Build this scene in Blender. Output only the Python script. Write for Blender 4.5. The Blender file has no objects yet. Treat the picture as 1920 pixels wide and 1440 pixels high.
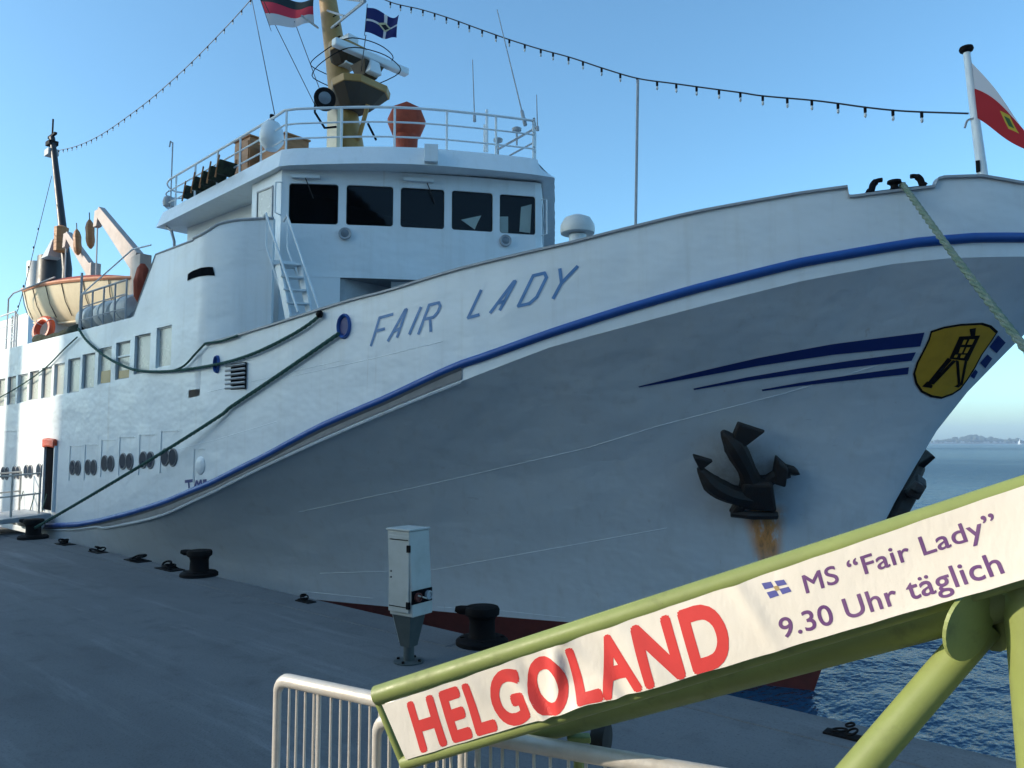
import bpy, bmesh, math, random
import numpy as np
from mathutils import Vector, Matrix
from mathutils.bvhtree import BVHTree
random.seed(7)
R_ = math.radians
scene = bpy.context.scene
col = scene.collection

# ------------------------------------------------------------------ camera
# Metres. X runs along the quay towards the bow, Y from the quay over the water, Z up; quay top Z = 0, quay edge Y = 0.
FPX = 1420.0                      # focal length for a 1920 px wide frame
EYE = 2.2                         # eye height over the quay
PITCH = math.atan(109 / FPX)
YAW = R_(49.1325)
F = np.array([-math.cos(YAW), math.sin(YAW), 0.0])
RT = np.array([F[1], -F[0], 0.0])
UP = np.array([0, 0, 1.0])
CAM = np.array([0.0, -6.365, EYE])
cam_d = bpy.data.cameras.new("camera")
cam_d.sensor_width = 36.0
cam_d.lens = FPX / 1920 * 36.0
cam_d.clip_start = 0.05
cam_d.clip_end = 20000
cam = bpy.data.objects.new("camera", cam_d)
col.objects.link(cam)
_f = F * math.cos(PITCH) + UP * math.sin(PITCH)
_u = -F * math.sin(PITCH) + UP * math.cos(PITCH)
cam.matrix_world = Matrix(((RT[0], _u[0], -_f[0], CAM[0]), (RT[1], _u[1], -_f[1], CAM[1]), (RT[2], _u[2], -_f[2], CAM[2]), (0, 0, 0, 1)))
scene.camera = cam

# ------------------------------------------------------------------ light
SUN_EL = R_(21.0)
SUN_H = np.array([-0.62, -0.785]); SUN_H = SUN_H / np.linalg.norm(SUN_H)    # horizontal direction towards the sun
SUN = np.array([SUN_H[0] * math.cos(SUN_EL), SUN_H[1] * math.cos(SUN_EL), math.sin(SUN_EL)])
world = bpy.data.worlds.new("World"); scene.world = world; world.use_nodes = True
wn = world.node_tree.nodes; wl = world.node_tree.links
sky = wn.new("ShaderNodeTexSky"); sky.sky_type = 'NISHITA'; sky.sun_disc = False
sky.sun_elevation = SUN_EL
sky.sun_rotation = math.atan2(SUN_H[0], SUN_H[1])
sky.air_density = 1.0; sky.dust_density = 1.3; sky.ozone_density = 7.0
wb = wn.new("ShaderNodeMix"); wb.data_type = 'RGBA'; wb.blend_type = 'MULTIPLY'; wb.inputs[0].default_value = 1.0
wb.inputs[7].default_value = (1.11, 1.13, 0.89, 1)            # white balance of the whole sky
wl.new(sky.outputs[0], wb.inputs[6]); wl.new(wb.outputs[2], wn["Background"].inputs[0])
wn["Background"].inputs[1].default_value = 0.15
sun_d = bpy.data.lights.new("sun", 'SUN'); sun_d.energy = 2.5; sun_d.angle = R_(0.53); sun_d.color = (1.0, 0.87, 0.70)
sun = bpy.data.objects.new("sun", sun_d); col.objects.link(sun)
sun.rotation_euler = Vector(-SUN).to_track_quat('-Z', 'Y').to_euler()
scene.view_settings.view_transform = 'Standard'; scene.view_settings.look = 'None'
scene.view_settings.exposure = 1.15; scene.view_settings.gamma = 1.0; scene.view_settings.use_curve_mapping = False
scene.cycles.use_denoising = True
scene.cycles.max_bounces = 8
scene.cycles.transparent_max_bounces = 16

# ------------------------------------------------------------------ survey helpers: sight line -> point on a known plane
def ray(px, py):
    u = (px - 960) / FPX; v = (720 - py) / FPX
    c, s = math.cos(PITCH), math.sin(PITCH)
    return u * RT + (s + v * c) * UP + (c - v * s) * F
def onY(px, py, Y): d = ray(px, py); return CAM + d * ((Y - CAM[1]) / d[1])
def onZ(px, py, Z): d = ray(px, py); return CAM + d * ((Z - CAM[2]) / d[2])
def atd(px, py, dep): d = ray(px, py); return CAM + d * (dep / d.dot(F))
def proj(P):
    q = np.array(P, float) - CAM; r = q @ RT; u = q @ UP; w = q @ F
    c, s = math.cos(PITCH), math.sin(PITCH)
    fw = c * w + s * u; up = -s * w + c * u
    return 960 + FPX * r / fw, 720 - FPX * up / fw
def zfor(x, y, py):                # height over (x, y) that is seen at row py
    lo, hi = -5.0, 40.0
    for _ in range(50):
        m = (lo + hi) / 2
        if proj((x, y, m))[1] > py: lo = m
        else: hi = m
    return lo

# ------------------------------------------------------------------ mesh builder
def V(p): return np.array(p, float)
def frame(d):
    d = V(d); d = d / (np.linalg.norm(d) + 1e-12)
    a = V((0, 0, 1)) if abs(d[2]) < 0.95 else V((1, 0, 0))
    s = np.cross(d, a); s /= np.linalg.norm(s)
    return d, s, np.cross(s, d)
class MB:
    def __init__(self): self.v = []; self.f = []
    def add(self, vs, fs):
        o = len(self.v); self.v += [tuple(map(float, p)) for p in vs]; self.f += [tuple(i + o for i in q) for q in fs]; return self
    def box(self, c, size, ax=None):
        c = V(c); sx, sy, sz = [s / 2 for s in size]
        A = np.eye(3) if ax is None else np.array(ax, float)
        vs = [c + A[0] * x * sx + A[1] * y * sy + A[2] * z * sz for x in (-1, 1) for y in (-1, 1) for z in (-1, 1)]
        return self.add(vs, [(0, 1, 3, 2), (4, 6, 7, 5), (0, 4, 5, 1), (2, 3, 7, 6), (0, 2, 6, 4), (1, 5, 7, 3)])
    def hexa(self, b, t):          # two corner rings of equal length
        n = len(b)
        return self.add(list(b) + list(t), [tuple(range(n))[::-1], tuple(range(n, 2 * n))] + [(i, (i + 1) % n, n + (i + 1) % n, n + i) for i in range(n)])
    def tube(self, pts, r, n=8, cap=True):
        pts = [V(p) for p in pts]; m = len(pts)
        rs = r if hasattr(r, '__len__') else [r] * m
        vs = []; prev = None
        for i, p in enumerate(pts):
            d = pts[min(i + 1, m - 1)] - pts[max(i - 1, 0)]
            d, s, t = frame(d)
            if prev is not None:
                s = prev - d * prev.dot(d); s /= np.linalg.norm(s) + 1e-12; t = np.cross(s, d)
            prev = s
            for k in range(n):
                a = 2 * math.pi * k / n; vs.append(p + rs[i] * (math.cos(a) * s + math.sin(a) * t))
        fs = [(i * n + k, i * n + (k + 1) % n, (i + 1) * n + (k + 1) % n, (i + 1) * n + k) for i in range(m - 1) for k in range(n)]
        if cap: fs += [tuple(range(n))[::-1], tuple(range((m - 1) * n, m * n))]
        return self.add(vs, fs)
    def lathe(self, c, prof, n=20, ax=(0, 0, 1)):
        d, s, t = frame(ax); c = V(c)
        vs = [c + d * z + r * (math.cos(2 * math.pi * k / n) * s + math.sin(2 * math.pi * k / n) * t) for r, z in prof for k in range(n)]
        m = len(prof)
        fs = [(i * n + k, i * n + (k + 1) % n, (i + 1) * n + (k + 1) % n, (i + 1) * n + k) for i in range(m - 1) for k in range(n)]
        fs += [tuple(range(n))[::-1], tuple(range((m - 1) * n, m * n))]
        return self.add(vs, fs)
    def grid(self, G, close=False):  # G[i][j] points
        m, n = len(G), len(G[0]); vs = [p for row in G for p in row]
        fs = [(i * n + j, (i + 1) * n + j, (i + 1) * n + (j + 1) % n, i * n + (j + 1) % n) for i in range(m - 1) for j in range(n if close else n - 1)]
        return self.add(vs, fs)
    def prism(self, poly, off):      # polygon (3D points) extruded by the vector off
        off = V(off); b = [V(p) for p in poly]
        return self.hexa(b, [p + off for p in b])
    def torus(self, c, ax, Rr, r, n=24, m=8, a0=0, a1=2 * math.pi):
        d, s, t = frame(ax); c = V(c); full = abs(a1 - a0 - 2 * math.pi) < 1e-6
        N = n if full else n + 1
        G = []
        for i in range(N):
            a = a0 + (a1 - a0) * i / n; e = math.cos(a) * s + math.sin(a) * t
            G.append([c + e * (Rr + r * math.cos(2 * math.pi * k / m)) + d * r * math.sin(2 * math.pi * k / m) for k in range(m)])
        if full: G.append(G[0])
        return self.grid(G, True)
    def build(self, name, mat, parent=None, smooth=False, bevel=0, fix=True, angle=35):
        me = bpy.data.meshes.new(name); me.from_pydata(self.v, [], self.f); me.update()
        if fix:
            bm = bmesh.new(); bm.from_mesh(me); bmesh.ops.recalc_face_normals(bm, faces=bm.faces); bm.to_mesh(me); bm.free()
        me.materials.append(mat)
        if smooth: me.shade_smooth() if angle is None else me.shade_auto_smooth(angle) if hasattr(me, 'shade_auto_smooth') else smooth_by_angle(me, angle)
        o = bpy.data.objects.new(name, me); col.objects.link(o)
        if parent is not None:
            o.parent = parent; o.matrix_parent_inverse = Matrix.Translation(-wloc(parent))
        if bevel:
            b = o.modifiers.new("bevel", 'BEVEL'); b.width = bevel; b.segments = 2; b.limit_method = 'ANGLE'; b.angle_limit = R_(40)
        return o
def smooth_by_angle(me, angle):
    bm = bmesh.new(); bm.from_mesh(me)
    for f in bm.faces: f.smooth = True
    for e in bm.edges:
        e.smooth = not (len(e.link_faces) == 2 and e.calc_face_angle(0) > R_(angle))
    bm.to_mesh(me); bm.free()
def wloc(o):
    l = Vector((0, 0, 0))
    while o is not None:
        l += o.location
        if o.parent is not None: l += o.matrix_parent_inverse.translation
        o = o.parent
    return l
def empty(name, loc):
    o = bpy.data.objects.new(name, None); o.location = loc; o.empty_display_size = 0.3; col.objects.link(o); return o
def tag(o, label, cat, group=None):
    o["label"] = label; o["category"] = cat
    if group: o["group"] = group
    return o
def thing(name, label, cat, loc, group=None): return tag(empty(name, loc), label, cat, group)
def share(name, src, parent, loc):   # another object with the same mesh
    o = bpy.data.objects.new(name, src.data); col.objects.link(o); o.parent = parent
    o.matrix_parent_inverse = Matrix.Translation(-wloc(parent)); o.location = loc; return o
def catmull(P, k=6):
    P = [V(p) for p in P]; out = []
    for i in range(len(P) - 1):
        a = P[max(i - 1, 0)]; b = P[i]; c = P[i + 1]; d = P[min(i + 2, len(P) - 1)]
        for j in range(k):
            t = j / k
            out.append(0.5 * (2 * b + (c - a) * t + (2 * a - 5 * b + 4 * c - d) * t * t + (3 * b - a - 3 * c + d) * t ** 3))
    out.append(P[-1]); return out
def sag(a, b, s, n=24):
    a, b = V(a), V(b); return [a + (b - a) * t - V((0, 0, 1)) * s * 4 * t * (1 - t) for t in np.linspace(0, 1, n)]

# ------------------------------------------------------------------ materials
def nt(name):
    m = bpy.data.materials.new(name); m.use_nodes = True
    n = m.node_tree.nodes; return m, n, m.node_tree.links, n["Principled BSDF"]
def ramp(n, stops):
    r = n.new("ShaderNodeValToRGB"); e = r.color_ramp.elements
    while len(e) < len(stops): e.new(0.5)
    for i, (p, c) in enumerate(stops): e[i].position = p; e[i].color = (*c, 1)
    return r
def coords(n, l, scale=(1, 1, 1)):
    g = n.new("ShaderNodeNewGeometry"); mp = n.new("ShaderNodeMapping"); mp.inputs["Scale"].default_value = scale
    l.new(g.outputs["Position"], mp.inputs[0]); return mp.outputs[0]
def noise(n, l, vec, scale, detail=4, rough=0.55):
    t = n.new("ShaderNodeTexNoise"); t.inputs["Scale"].default_value = scale; t.inputs["Detail"].default_value = detail; t.inputs["Roughness"].default_value = rough
    l.new(vec, t.inputs["Vector"]); return t.outputs["Fac"]
def mixc(n, l, fac, a, b):
    m = n.new("ShaderNodeMix"); m.data_type = 'RGBA'
    if hasattr(fac, 'is_linked') or not isinstance(fac, (int, float)): l.new(fac, m.inputs[0])
    else: m.inputs[0].default_value = fac
    for v, i in ((a, 6), (b, 7)):
        if isinstance(v, tuple): m.inputs[i].default_value = (*v, 1)
        else: l.new(v, m.inputs[i])
    return m.outputs[2]
def math_(n, l, op, a, b=None):
    m = n.new("ShaderNodeMath"); m.operation = op
    for v, i in ((a, 0), (b, 1)):
        if v is None: continue
        if isinstance(v, (int, float)): m.inputs[i].default_value = v
        else: l.new(v, m.inputs[i])
    return m.outputs[0]
def rng(n, l, v, a, b, c=0.0, d=1.0, smooth=True):
    m = n.new("ShaderNodeMapRange"); m.interpolation_type = 'SMOOTHSTEP' if smooth else 'LINEAR'
    l.new(v, m.inputs[0])
    for i, x in zip((1, 2, 3, 4), (a, b, c, d)): m.inputs[i].default_value = x
    return m.outputs[0]
def bump(n, l, p, h, dist, strength=1.0):
    b = n.new("ShaderNodeBump"); b.inputs["Distance"].default_value = dist; b.inputs["Strength"].default_value = strength
    l.new(h, b.inputs["Height"]); l.new(b.outputs[0], p.inputs["Normal"]); return b
def paint(name, c, rough=0.45, var=0.12, scale=3.0, dirt=None, bmp=0.0, metal=0.0, dscale=(1, 1, 1), spec=0.5):
    m, n, l, p = nt(name)
    vec = coords(n, l, dscale)
    f = noise(n, l, vec, scale, 6, 0.65)
    d = dirt or tuple(x * 0.55 for x in c)
    cc = mixc(n, l, rng(n, l, f, 0.35, 0.85, 0, var * 2.2), c, d)
    l.new(cc, p.inputs["Base Color"])
    l.new(rng(n, l, f, 0.3, 0.7, rough - 0.07, rough + 0.1), p.inputs["Roughness"])
    p.inputs["Metallic"].default_value = metal; p.inputs["Specular IOR Level"].default_value = spec
    if bmp: bump(n, l, p, noise(n, l, vec, scale * 6, 3), bmp)
    return m

def hull_paint(name, anchor=None):
    m, n, l, p = nt(name)
    g = coords(n, l)
    streak = noise(n, l, coords(n, l, (2.2, 2.2, 0.16)), 2.4, 5, 0.6)
    blot = noise(n, l, g, 0.7, 5, 0.6)
    c = mixc(n, l, rng(n, l, streak, 0.48, 0.8, 0, 0.34), (0.73, 0.78, 0.80), (0.55, 0.56, 0.53))
    c = mixc(n, l, rng(n, l, blot, 0.45, 0.8, 0, 0.22), c, (0.60, 0.62, 0.62))
    fine = noise(n, l, coords(n, l, (9, 9, 1.0)), 2.0, 3, 0.6)
    c = mixc(n, l, rng(n, l, fine, 0.6, 0.75, 0, 0.10), c, (0.44, 0.43, 0.40))
    drip = noise(n, l, coords(n, l, (5.0, 5.0, 0.10)), 1.7, 4, 0.6)
    c = mixc(n, l, rng(n, l, drip, 0.66, 0.80, 0, 0.40), c, (0.42, 0.33, 0.24))
    scuff = noise(n, l, coords(n, l, (0.7, 0.7, 3.0)), 3.0, 6, 0.72)
    c = mixc(n, l, rng(n, l, scuff, 0.64, 0.74, 0, 0.30), c, (0.40, 0.41, 0.42))
    if anchor is not None:
        sx = n.new("ShaderNodeSeparateXYZ"); l.new(g, sx.inputs[0])
        w1 = noise(n, l, coords(n, l, (7, 7, 1.1)), 1.3, 6, 0.7)
        # rust running down the plates below the hawse
        ax, az, sl = anchor
        dz = math_(n, l, 'SUBTRACT', az, sx.outputs[2])
        dx = math_(n, l, 'ADD', math_(n, l, 'SUBTRACT', sx.outputs[0], ax), math_(n, l, 'MULTIPLY', dz, sl))
        wid = math_(n, l, 'SUBTRACT', 0.32, math_(n, l, 'MULTIPLY', dz, 0.16))
        core = rng(n, l, math_(n, l, 'DIVIDE', math_(n, l, 'ABSOLUTE', dx), wid), 1.15, 0.35)
        long_ = math_(n, l, 'MULTIPLY', rng(n, l, dz, -0.10, 0.08), rng(n, l, dz, 1.5, 0.5))
        rust = math_(n, l, 'MULTIPLY', math_(n, l, 'MULTIPLY', core, long_), rng(n, l, w1, 0.26, 0.50))
        c = mixc(n, l, math_(n, l, 'MULTIPLY', rust, 0.92), c, mixc(n, l, rng(n, l, w1, 0.5, 0.7), (0.85, 0.33, 0.05), (0.36, 0.12, 0.02)))
        # greasy halo where the flukes have rubbed
        hx = math_(n, l, 'DIVIDE', math_(n, l, 'SUBTRACT', sx.outputs[0], ax - 0.15), 0.62)
        hz = math_(n, l, 'DIVIDE', math_(n, l, 'SUBTRACT', sx.outputs[2], az + 0.42), 0.75)
        rr = math_(n, l, 'SQRT', math_(n, l, 'ADD', math_(n, l, 'MULTIPLY', hx, hx), math_(n, l, 'MULTIPLY', hz, hz)))
        halo = math_(n, l, 'MULTIPLY', rng(n, l, rr, 1.15, 0.25), rng(n, l, noise(n, l, g, 2.6, 5, 0.65), 0.3, 0.7))
        c = mixc(n, l, math_(n, l, 'MULTIPLY', halo, 0.6), c, (0.22, 0.18, 0.12))
    l.new(c, p.inputs["Base Color"])
    l.new(rng(n, l, blot, 0.3, 0.7, 0.30, 0.46), p.inputs["Roughness"])
    hgt = math_(n, l, 'ADD', noise(n, l, coords(n, l, (0.9, 0.9, 1.4)), 1.0, 3, 0.5), math_(n, l, 'MULTIPLY', noise(n, l, g, 14, 2), 0.015))
    wv = n.new("ShaderNodeTexWave"); wv.wave_type = 'BANDS'; wv.bands_direction = 'X'; wv.inputs["Scale"].default_value = 0.52; wv.inputs["Distortion"].default_value = 0.6; wv.inputs["Detail"].default_value = 1.0
    l.new(g, wv.inputs["Vector"])       # plating drawn in slightly between the frames
    hgt = math_(n, l, 'ADD', hgt, math_(n, l, 'MULTIPLY', wv.outputs["Fac"], 0.045))
    bump(n, l, p, hgt, 0.07, 0.8)
    return m

M = {}
M['house'] = hull_paint("white_house_paint")
M['white'] = paint("white_gloss_paint", (0.72, 0.77, 0.79), 0.4, 0.10, 2.5)
M['blue'] = paint("blue_paint", (0.014, 0.085, 0.33), 0.35, 0.15, 4)
M['blue_dark'] = paint("dark_blue_paint", (0.010, 0.028, 0.17), 0.4, 0.12, 4)
M['name_blue'] = paint("faded_blue_lettering", (0.080, 0.22, 0.46), 0.45, 0.2, 6)
M['ledge'] = paint("ledge_shade_and_ring_grey", (0.17, 0.18, 0.19), 0.5, 0.2, 4)  # darkened for the shade under the strake; porthole rings share it
M['antifoul'] = paint("red_antifouling", (0.13, 0.022, 0.016), 0.65, 0.3, 2.2, (0.04, 0.018, 0.012))
M['black'] = paint("black_iron", (0.005, 0.005, 0.006), 0.7, 0.25, 7, (0.022, 0.012, 0.007), 0.004, spec=0.1)
M['anchor'] = paint("anchor_iron", (0.010, 0.010, 0.010), 0.6, 0.3, 9, (0.045, 0.02, 0.010), 0.006)
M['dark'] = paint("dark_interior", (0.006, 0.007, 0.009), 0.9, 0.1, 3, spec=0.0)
M['mast'] = paint("ochre_mast_paint", (0.38, 0.215, 0.055), 0.5, 0.22, 3.5, (0.16, 0.10, 0.035))
M['mast_dark'] = paint("mast_shade_brown", (0.030, 0.020, 0.009), 0.6, 0.3, 4, (0.06, 0.04, 0.015))  # mast brown darkened: shade of the platform underside is in the colour
M['orange'] = paint("orange_canvas", (0.36, 0.05, 0.014), 0.75, 0.3, 4, (0.10, 0.018, 0.010), 0.012)
M['buoy'] = paint("lifebuoy_orange", (0.62, 0.09, 0.03), 0.5, 0.15, 6)
M['cream'] = paint("cream_glassfibre", (0.70, 0.60, 0.42), 0.4, 0.18, 2.5, (0.42, 0.34, 0.20))
M['salmon'] = paint("salmon_canvas", (0.55, 0.25, 0.14), 0.7, 0.25, 5, (0.30, 0.11, 0.06))
M['davit'] = paint("pinkish_grey_davit", (0.44, 0.36, 0.32), 0.5, 0.2, 3)
M['wood'] = paint("brown_varnished_wood", (0.40, 0.165, 0.05), 0.55, 0.3, 3, (0.10, 0.042, 0.016), 0.003, dscale=(1, 1, 6))
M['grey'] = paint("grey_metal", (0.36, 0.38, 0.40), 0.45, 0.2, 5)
M['galv'] = paint("galvanised_steel", (0.60, 0.57, 0.51), 0.42, 0.25, 6, (0.34, 0.27, 0.19), 0.002, metal=0.25)
def green_mat():
    m, n, l, p = nt("lime_green_paint")
    g = coords(n, l); big = noise(n, l, g, 3.0, 6, 0.65); chip = noise(n, l, g, 26, 5, 0.7); grime = noise(n, l, g, 8, 6, 0.7)
    c = mixc(n, l, rng(n, l, big, 0.3, 0.75, 0, 0.6), (0.250, 0.298, 0.088), (0.175, 0.205, 0.065))
    c = mixc(n, l, rng(n, l, grime, 0.52, 0.78, 0, 0.55), c, (0.10, 0.105, 0.05))
    ch = rng(n, l, chip, 0.70, 0.74)
    c = mixc(n, l, ch, c, (0.10, 0.05, 0.025))
    l.new(c, p.inputs["Base Color"]); l.new(rng(n, l, grime, 0.3, 0.7, 0.38, 0.62), p.inputs["Roughness"])
    bump(n, l, p, math_(n, l, 'SUBTRACT', math_(n, l, 'MULTIPLY', noise(n, l, g, 60, 3), 0.5), ch), 0.0012, 0.8)
    return m
M['green'] = green_mat()
M['rope'] = paint("green_rope", (0.022, 0.10, 0.085), 0.85, 0.35, 14, (0.055, 0.085, 0.05), 0.01)
M['oldrope'] = paint("worn_green_rope", (0.13, 0.19, 0.13), 0.9, 0.5, 9, (0.28, 0.30, 0.26), 0.012)
M['pedestal'] = paint("dark_green_grey_pedestal", (0.055, 0.07, 0.07), 0.6, 0.2, 5)
M['cabinet'] = paint("cabinet_paint", (0.46, 0.475, 0.45), 0.5, 0.2, 4, (0.27, 0.26, 0.21))
M['funnel'] = paint("funnel_black", (0.02, 0.018, 0.02), 0.4, 0.15, 3)
M['raft'] = paint("raft_canister", (0.66, 0.66, 0.63), 0.45, 0.2, 3)
M['netting'] = paint("dark_green_netting", (0.022, 0.035, 0.014), 0.9, 0.5, 9, (0.012, 0.010, 0.008), 0.03)
M['wire'] = paint("dark_wire", (0.02, 0.022, 0.025), 0.6, 0.1, 3)
M['yellow'] = paint("crest_yellow", (0.68, 0.37, 0.015), 0.5, 0.2, 5)
M['bulb'] = paint("clear_bulb_glass", (0.62, 0.64, 0.64), 0.15, 0.1, 3)
M['lens'] = paint("lamp_glass", (0.16, 0.19, 0.22), 0.12, 0.2, 8)
M['rubber'] = paint("black_rubber", (0.02, 0.02, 0.02), 0.8, 0.2, 8)
M['letter_red'] = paint("banner_red_ink", (0.66, 0.052, 0.048), 0.6, 0.12, 9, (0.45, 0.03, 0.03))
M['letter_purple'] = paint("banner_purple_ink", (0.135, 0.055, 0.185), 0.6, 0.25, 9, (0.24, 0.13, 0.25))
M['ink_blue'] = paint("banner_blue_ink", (0.10, 0.11, 0.36), 0.6, 0.2, 9)
M['ink_ochre'] = paint("banner_ochre_ink", (0.45, 0.33, 0.15), 0.6, 0.2, 9)
def banner_mat():
    m, n, l, p = nt("banner_vinyl")
    f = noise(n, l, coords(n, l), 4.0, 6, 0.65)
    l.new(mixc(n, l, rng(n, l, f, 0.35, 0.8, 0, 0.35), (0.80, 0.755, 0.67), (0.70, 0.62, 0.50)), p.inputs["Base Color"])
    p.inputs["Roughness"].default_value = 0.5
    bump(n, l, p, noise(n, l, coords(n, l, (1, 1, 0.5)), 9, 4, 0.6), 0.006, 0.8)
    return m
M['banner'] = banner_mat()
def glass_mat(name, tint, trans, rough=0.03):
    m, n, l, p = nt(name)
    out = n["Material Output"]
    tr = n.new("ShaderNodeBsdfTransparent"); tr.inputs[0].default_value = (*tint, 1)
    gl = n.new("ShaderNodeBsdfGlossy"); gl.inputs["Roughness"].default_value = rough; gl.inputs["Color"].default_value = (0.42, 0.45, 0.5, 1)
    fr = n.new("ShaderNodeFresnel"); fr.inputs[0].default_value = 1.45
    mx = n.new("ShaderNodeMixShader"); l.new(fr.outputs[0], mx.inputs[0]); l.new(tr.outputs[0], mx.inputs[1]); l.new(gl.outputs[0], mx.inputs[2])
    l.new(mx.outputs[0], out.inputs[0]); return m
M['glass'] = glass_mat("bridge_window_glass", (0.74, 0.80, 0.78), 1)
M['curtain'] = paint("pale_window_blind", (0.46, 0.47, 0.42), 0.25, 0.25, 1.2, (0.33, 0.34, 0.31), spec=0.8)
M['curtain_warm'] = paint("warm_window_blind", (0.50, 0.36, 0.15), 0.5, 0.2, 2)
M['porthole'] = paint("porthole_glass", (0.015, 0.03, 0.055), 0.3, 0.2, 2, spec=0.08)
def quay_mat():
    m, n, l, p = nt("quay_concrete")
    big = noise(n, l, coords(n, l, (0.10, 0.55, 1)), 1.0, 6, 0.65)
    mid = noise(n, l, coords(n, l), 2.2, 8, 0.7)
    fine = noise(n, l, coords(n, l), 45, 4, 0.7)
    c = mixc(n, l, rng(n, l, big, 0.3, 0.7), (0.110, 0.116, 0.121), (0.155, 0.161, 0.165))
    c = mixc(n, l, rng(n, l, mid, 0.48, 0.72, 0, 0.7), c, (0.085, 0.088, 0.09))
    stain = noise(n, l, coords(n, l, (0.35, 0.9, 1)), 0.9, 7, 0.62)
    c = mixc(n, l, rng(n, l, stain, 0.5, 0.72, 0, 0.35), c, (0.06, 0.062, 0.064))
    pale = noise(n, l, coords(n, l, (0.12, 1.4, 1)), 1.3, 6, 0.7)
    c = mixc(n, l, rng(n, l, pale, 0.5, 0.75, 0, 0.7), c, (0.26, 0.265, 0.27))
    c = mixc(n, l, rng(n, l, fine, 0.5, 0.75, 0, 0.7), c, (0.05, 0.05, 0.05))
    l.new(c, p.inputs["Base Color"]); p.inputs["Roughness"].default_value = 0.9
    bump(n, l, p, math_(n, l, 'ADD', fine, math_(n, l, 'MULTIPLY', mid, 2)), 0.006, 0.8)
    return m
M['quay'] = quay_mat()
M['quay_wall'] = paint("quay_wall_concrete", (0.10, 0.10, 0.09), 0.9, 0.4, 1.5, (0.03, 0.035, 0.025), 0.02)
def water_mat():
    m, n, l, p = nt("river_water")
    p.inputs["Base Color"].default_value = (0.016, 0.062, 0.125, 1); p.inputs["Roughness"].default_value = 0.6; p.inputs["Specular IOR Level"].default_value = 0.0
    a = noise(n, l, coords(n, l, (0.9, 0.45, 1)), 1.5, 4, 0.6)           # ripples across the wind
    b = noise(n, l, coords(n, l, (0.16, 0.09, 1)), 1.0, 3, 0.5)
    c = noise(n, l, coords(n, l, (3.5, 2.2, 1)), 2.0, 3, 0.6)
    h = math_(n, l, 'ADD', math_(n, l, 'ADD', a, math_(n, l, 'MULTIPLY', b, 2.4)), math_(n, l, 'MULTIPLY', c, 0.12))
    bp = bump(n, l, p, h, 0.30, 1.0)
    gl = n.new("ShaderNodeBsdfGlossy"); gl.inputs["Roughness"].default_value = 0.09; l.new(bp.outputs[0], gl.inputs["Normal"])
    fr = n.new("ShaderNodeFresnel"); fr.inputs[0].default_value = 1.33; l.new(bp.outputs[0], fr.inputs["Normal"])
    calm = noise(n, l, coords(n, l, (0.004, 0.012, 1)), 1.0, 3, 0.5)      # slicks and cat's-paws
    fac = math_(n, l, 'MULTIPLY', fr.outputs[0], rng(n, l, calm, 0.35, 0.65, 0.42, 0.68))
    mx = n.new("ShaderNodeMixShader"); l.new(fac, mx.inputs[0]); l.new(p.outputs[0], mx.inputs[1]); l.new(gl.outputs[0], mx.inputs[2])
    l.new(mx.outputs[0], n["Material Output"].inputs[0])
    return m
M['water'] = water_mat()
M['shore'] = paint("far_bank", (0.06, 0.065, 0.05), 0.9, 0.3, 0.01)
M['wood_far'] = paint("far_foliage", (0.045, 0.055, 0.03), 0.9, 0.4, 0.03)
M['offscreen_pale'] = paint("pale_blocker_wall", (0.60, 0.58, 0.54), 0.8, 0.15, 0.4)
M['offscreen'] = paint("dark_blocker_wall", (0.05, 0.045, 0.04), 0.8, 0.2, 0.4)

# ------------------------------------------------------------------ setting: quay, water, far bank
WATER = -1.6
def structure(o): o["kind"] = "structure"; return o
q = MB(); q.hexa([(-160, -200, -8), (240, -200, -8), (240, -0.52, -8), (-160, -0.52, -8)], [(-160, -200, 0), (240, -200, 0), (240, -0.52, 0), (-160, -0.52, 0)])
quay = structure(q.build("quay", M['quay']))
xs = -60.0; k = 0
while xs < 12:                      # coping blocks along the edge, 8 mm open joints
    L = 6.0
    b = MB(); b.hexa([(xs + .002, -0.512, -0.6), (xs + L - .002, -0.512, -0.6), (xs + L - .002, 0, -0.6), (xs + .002, 0, -0.6)],
                     [(xs + .002, -0.512, 0.006), (xs + L - .002, -0.512, 0.006), (xs + L - .002, 0, 0.006), (xs + .002, 0, 0.006)])
    b.build("coping_block", M['quay'], quay, bevel=0.008); xs += L
b = MB(); b.hexa([(-160, -0.6, -8), (240, -0.6, -8), (240, -0.06, -8), (-160, -0.06, -8)], [(-160, -0.6, -0.62), (240, -0.6, -0.62), (240, -0.06, -0.62), (-160, -0.06, -0.62)])
b.build("quay_wall", M['quay_wall'], quay)
w = MB(); w.add([(-9000, -0.3, WATER), (9000, -0.3, WATER), (9000, 9000, WATER), (-9000, 9000, WATER)], [(0, 1, 2, 3)])
w.add([(240, -9000, WATER), (9000, -9000, WATER), (9000, -0.3, WATER), (240, -0.3, WATER)], [(0, 1, 2, 3)])
structure(w.build("water", M['water']))
def far(u, dist, z):
    d = F + u * RT; d = d / np.linalg.norm(d); return V((CAM[0] + d[0] * dist * 2, CAM[1] + d[1] * dist * 2, z))
us = np.linspace(-1.0, 2.4, 60)
g = [[far(u, 1085 + 12 * math.sin(u * 9), WATER - 0.5) for u in us], [far(u, 1095 + 12 * math.sin(u * 9), WATER + 1.6) for u in us], [far(u, 1500, WATER + 4.0) for u in us]]
structure(MB().grid(g).build("far_bank", M['shore'], smooth=True))
tr = MB(); rnd = random.Random(3)
ico = [(0, 0, 1), (.894, 0, .447), (.276, .851, .447), (-.724, .526, .447), (-.724, -.526, .447), (.276, -.851, .447), (.724, .526, -.447), (-.276, .851, -.447), (-.894, 0, -.447), (-.276, -.851, -.447), (.724, -.526, -.447), (0, 0, -1)]
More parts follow.
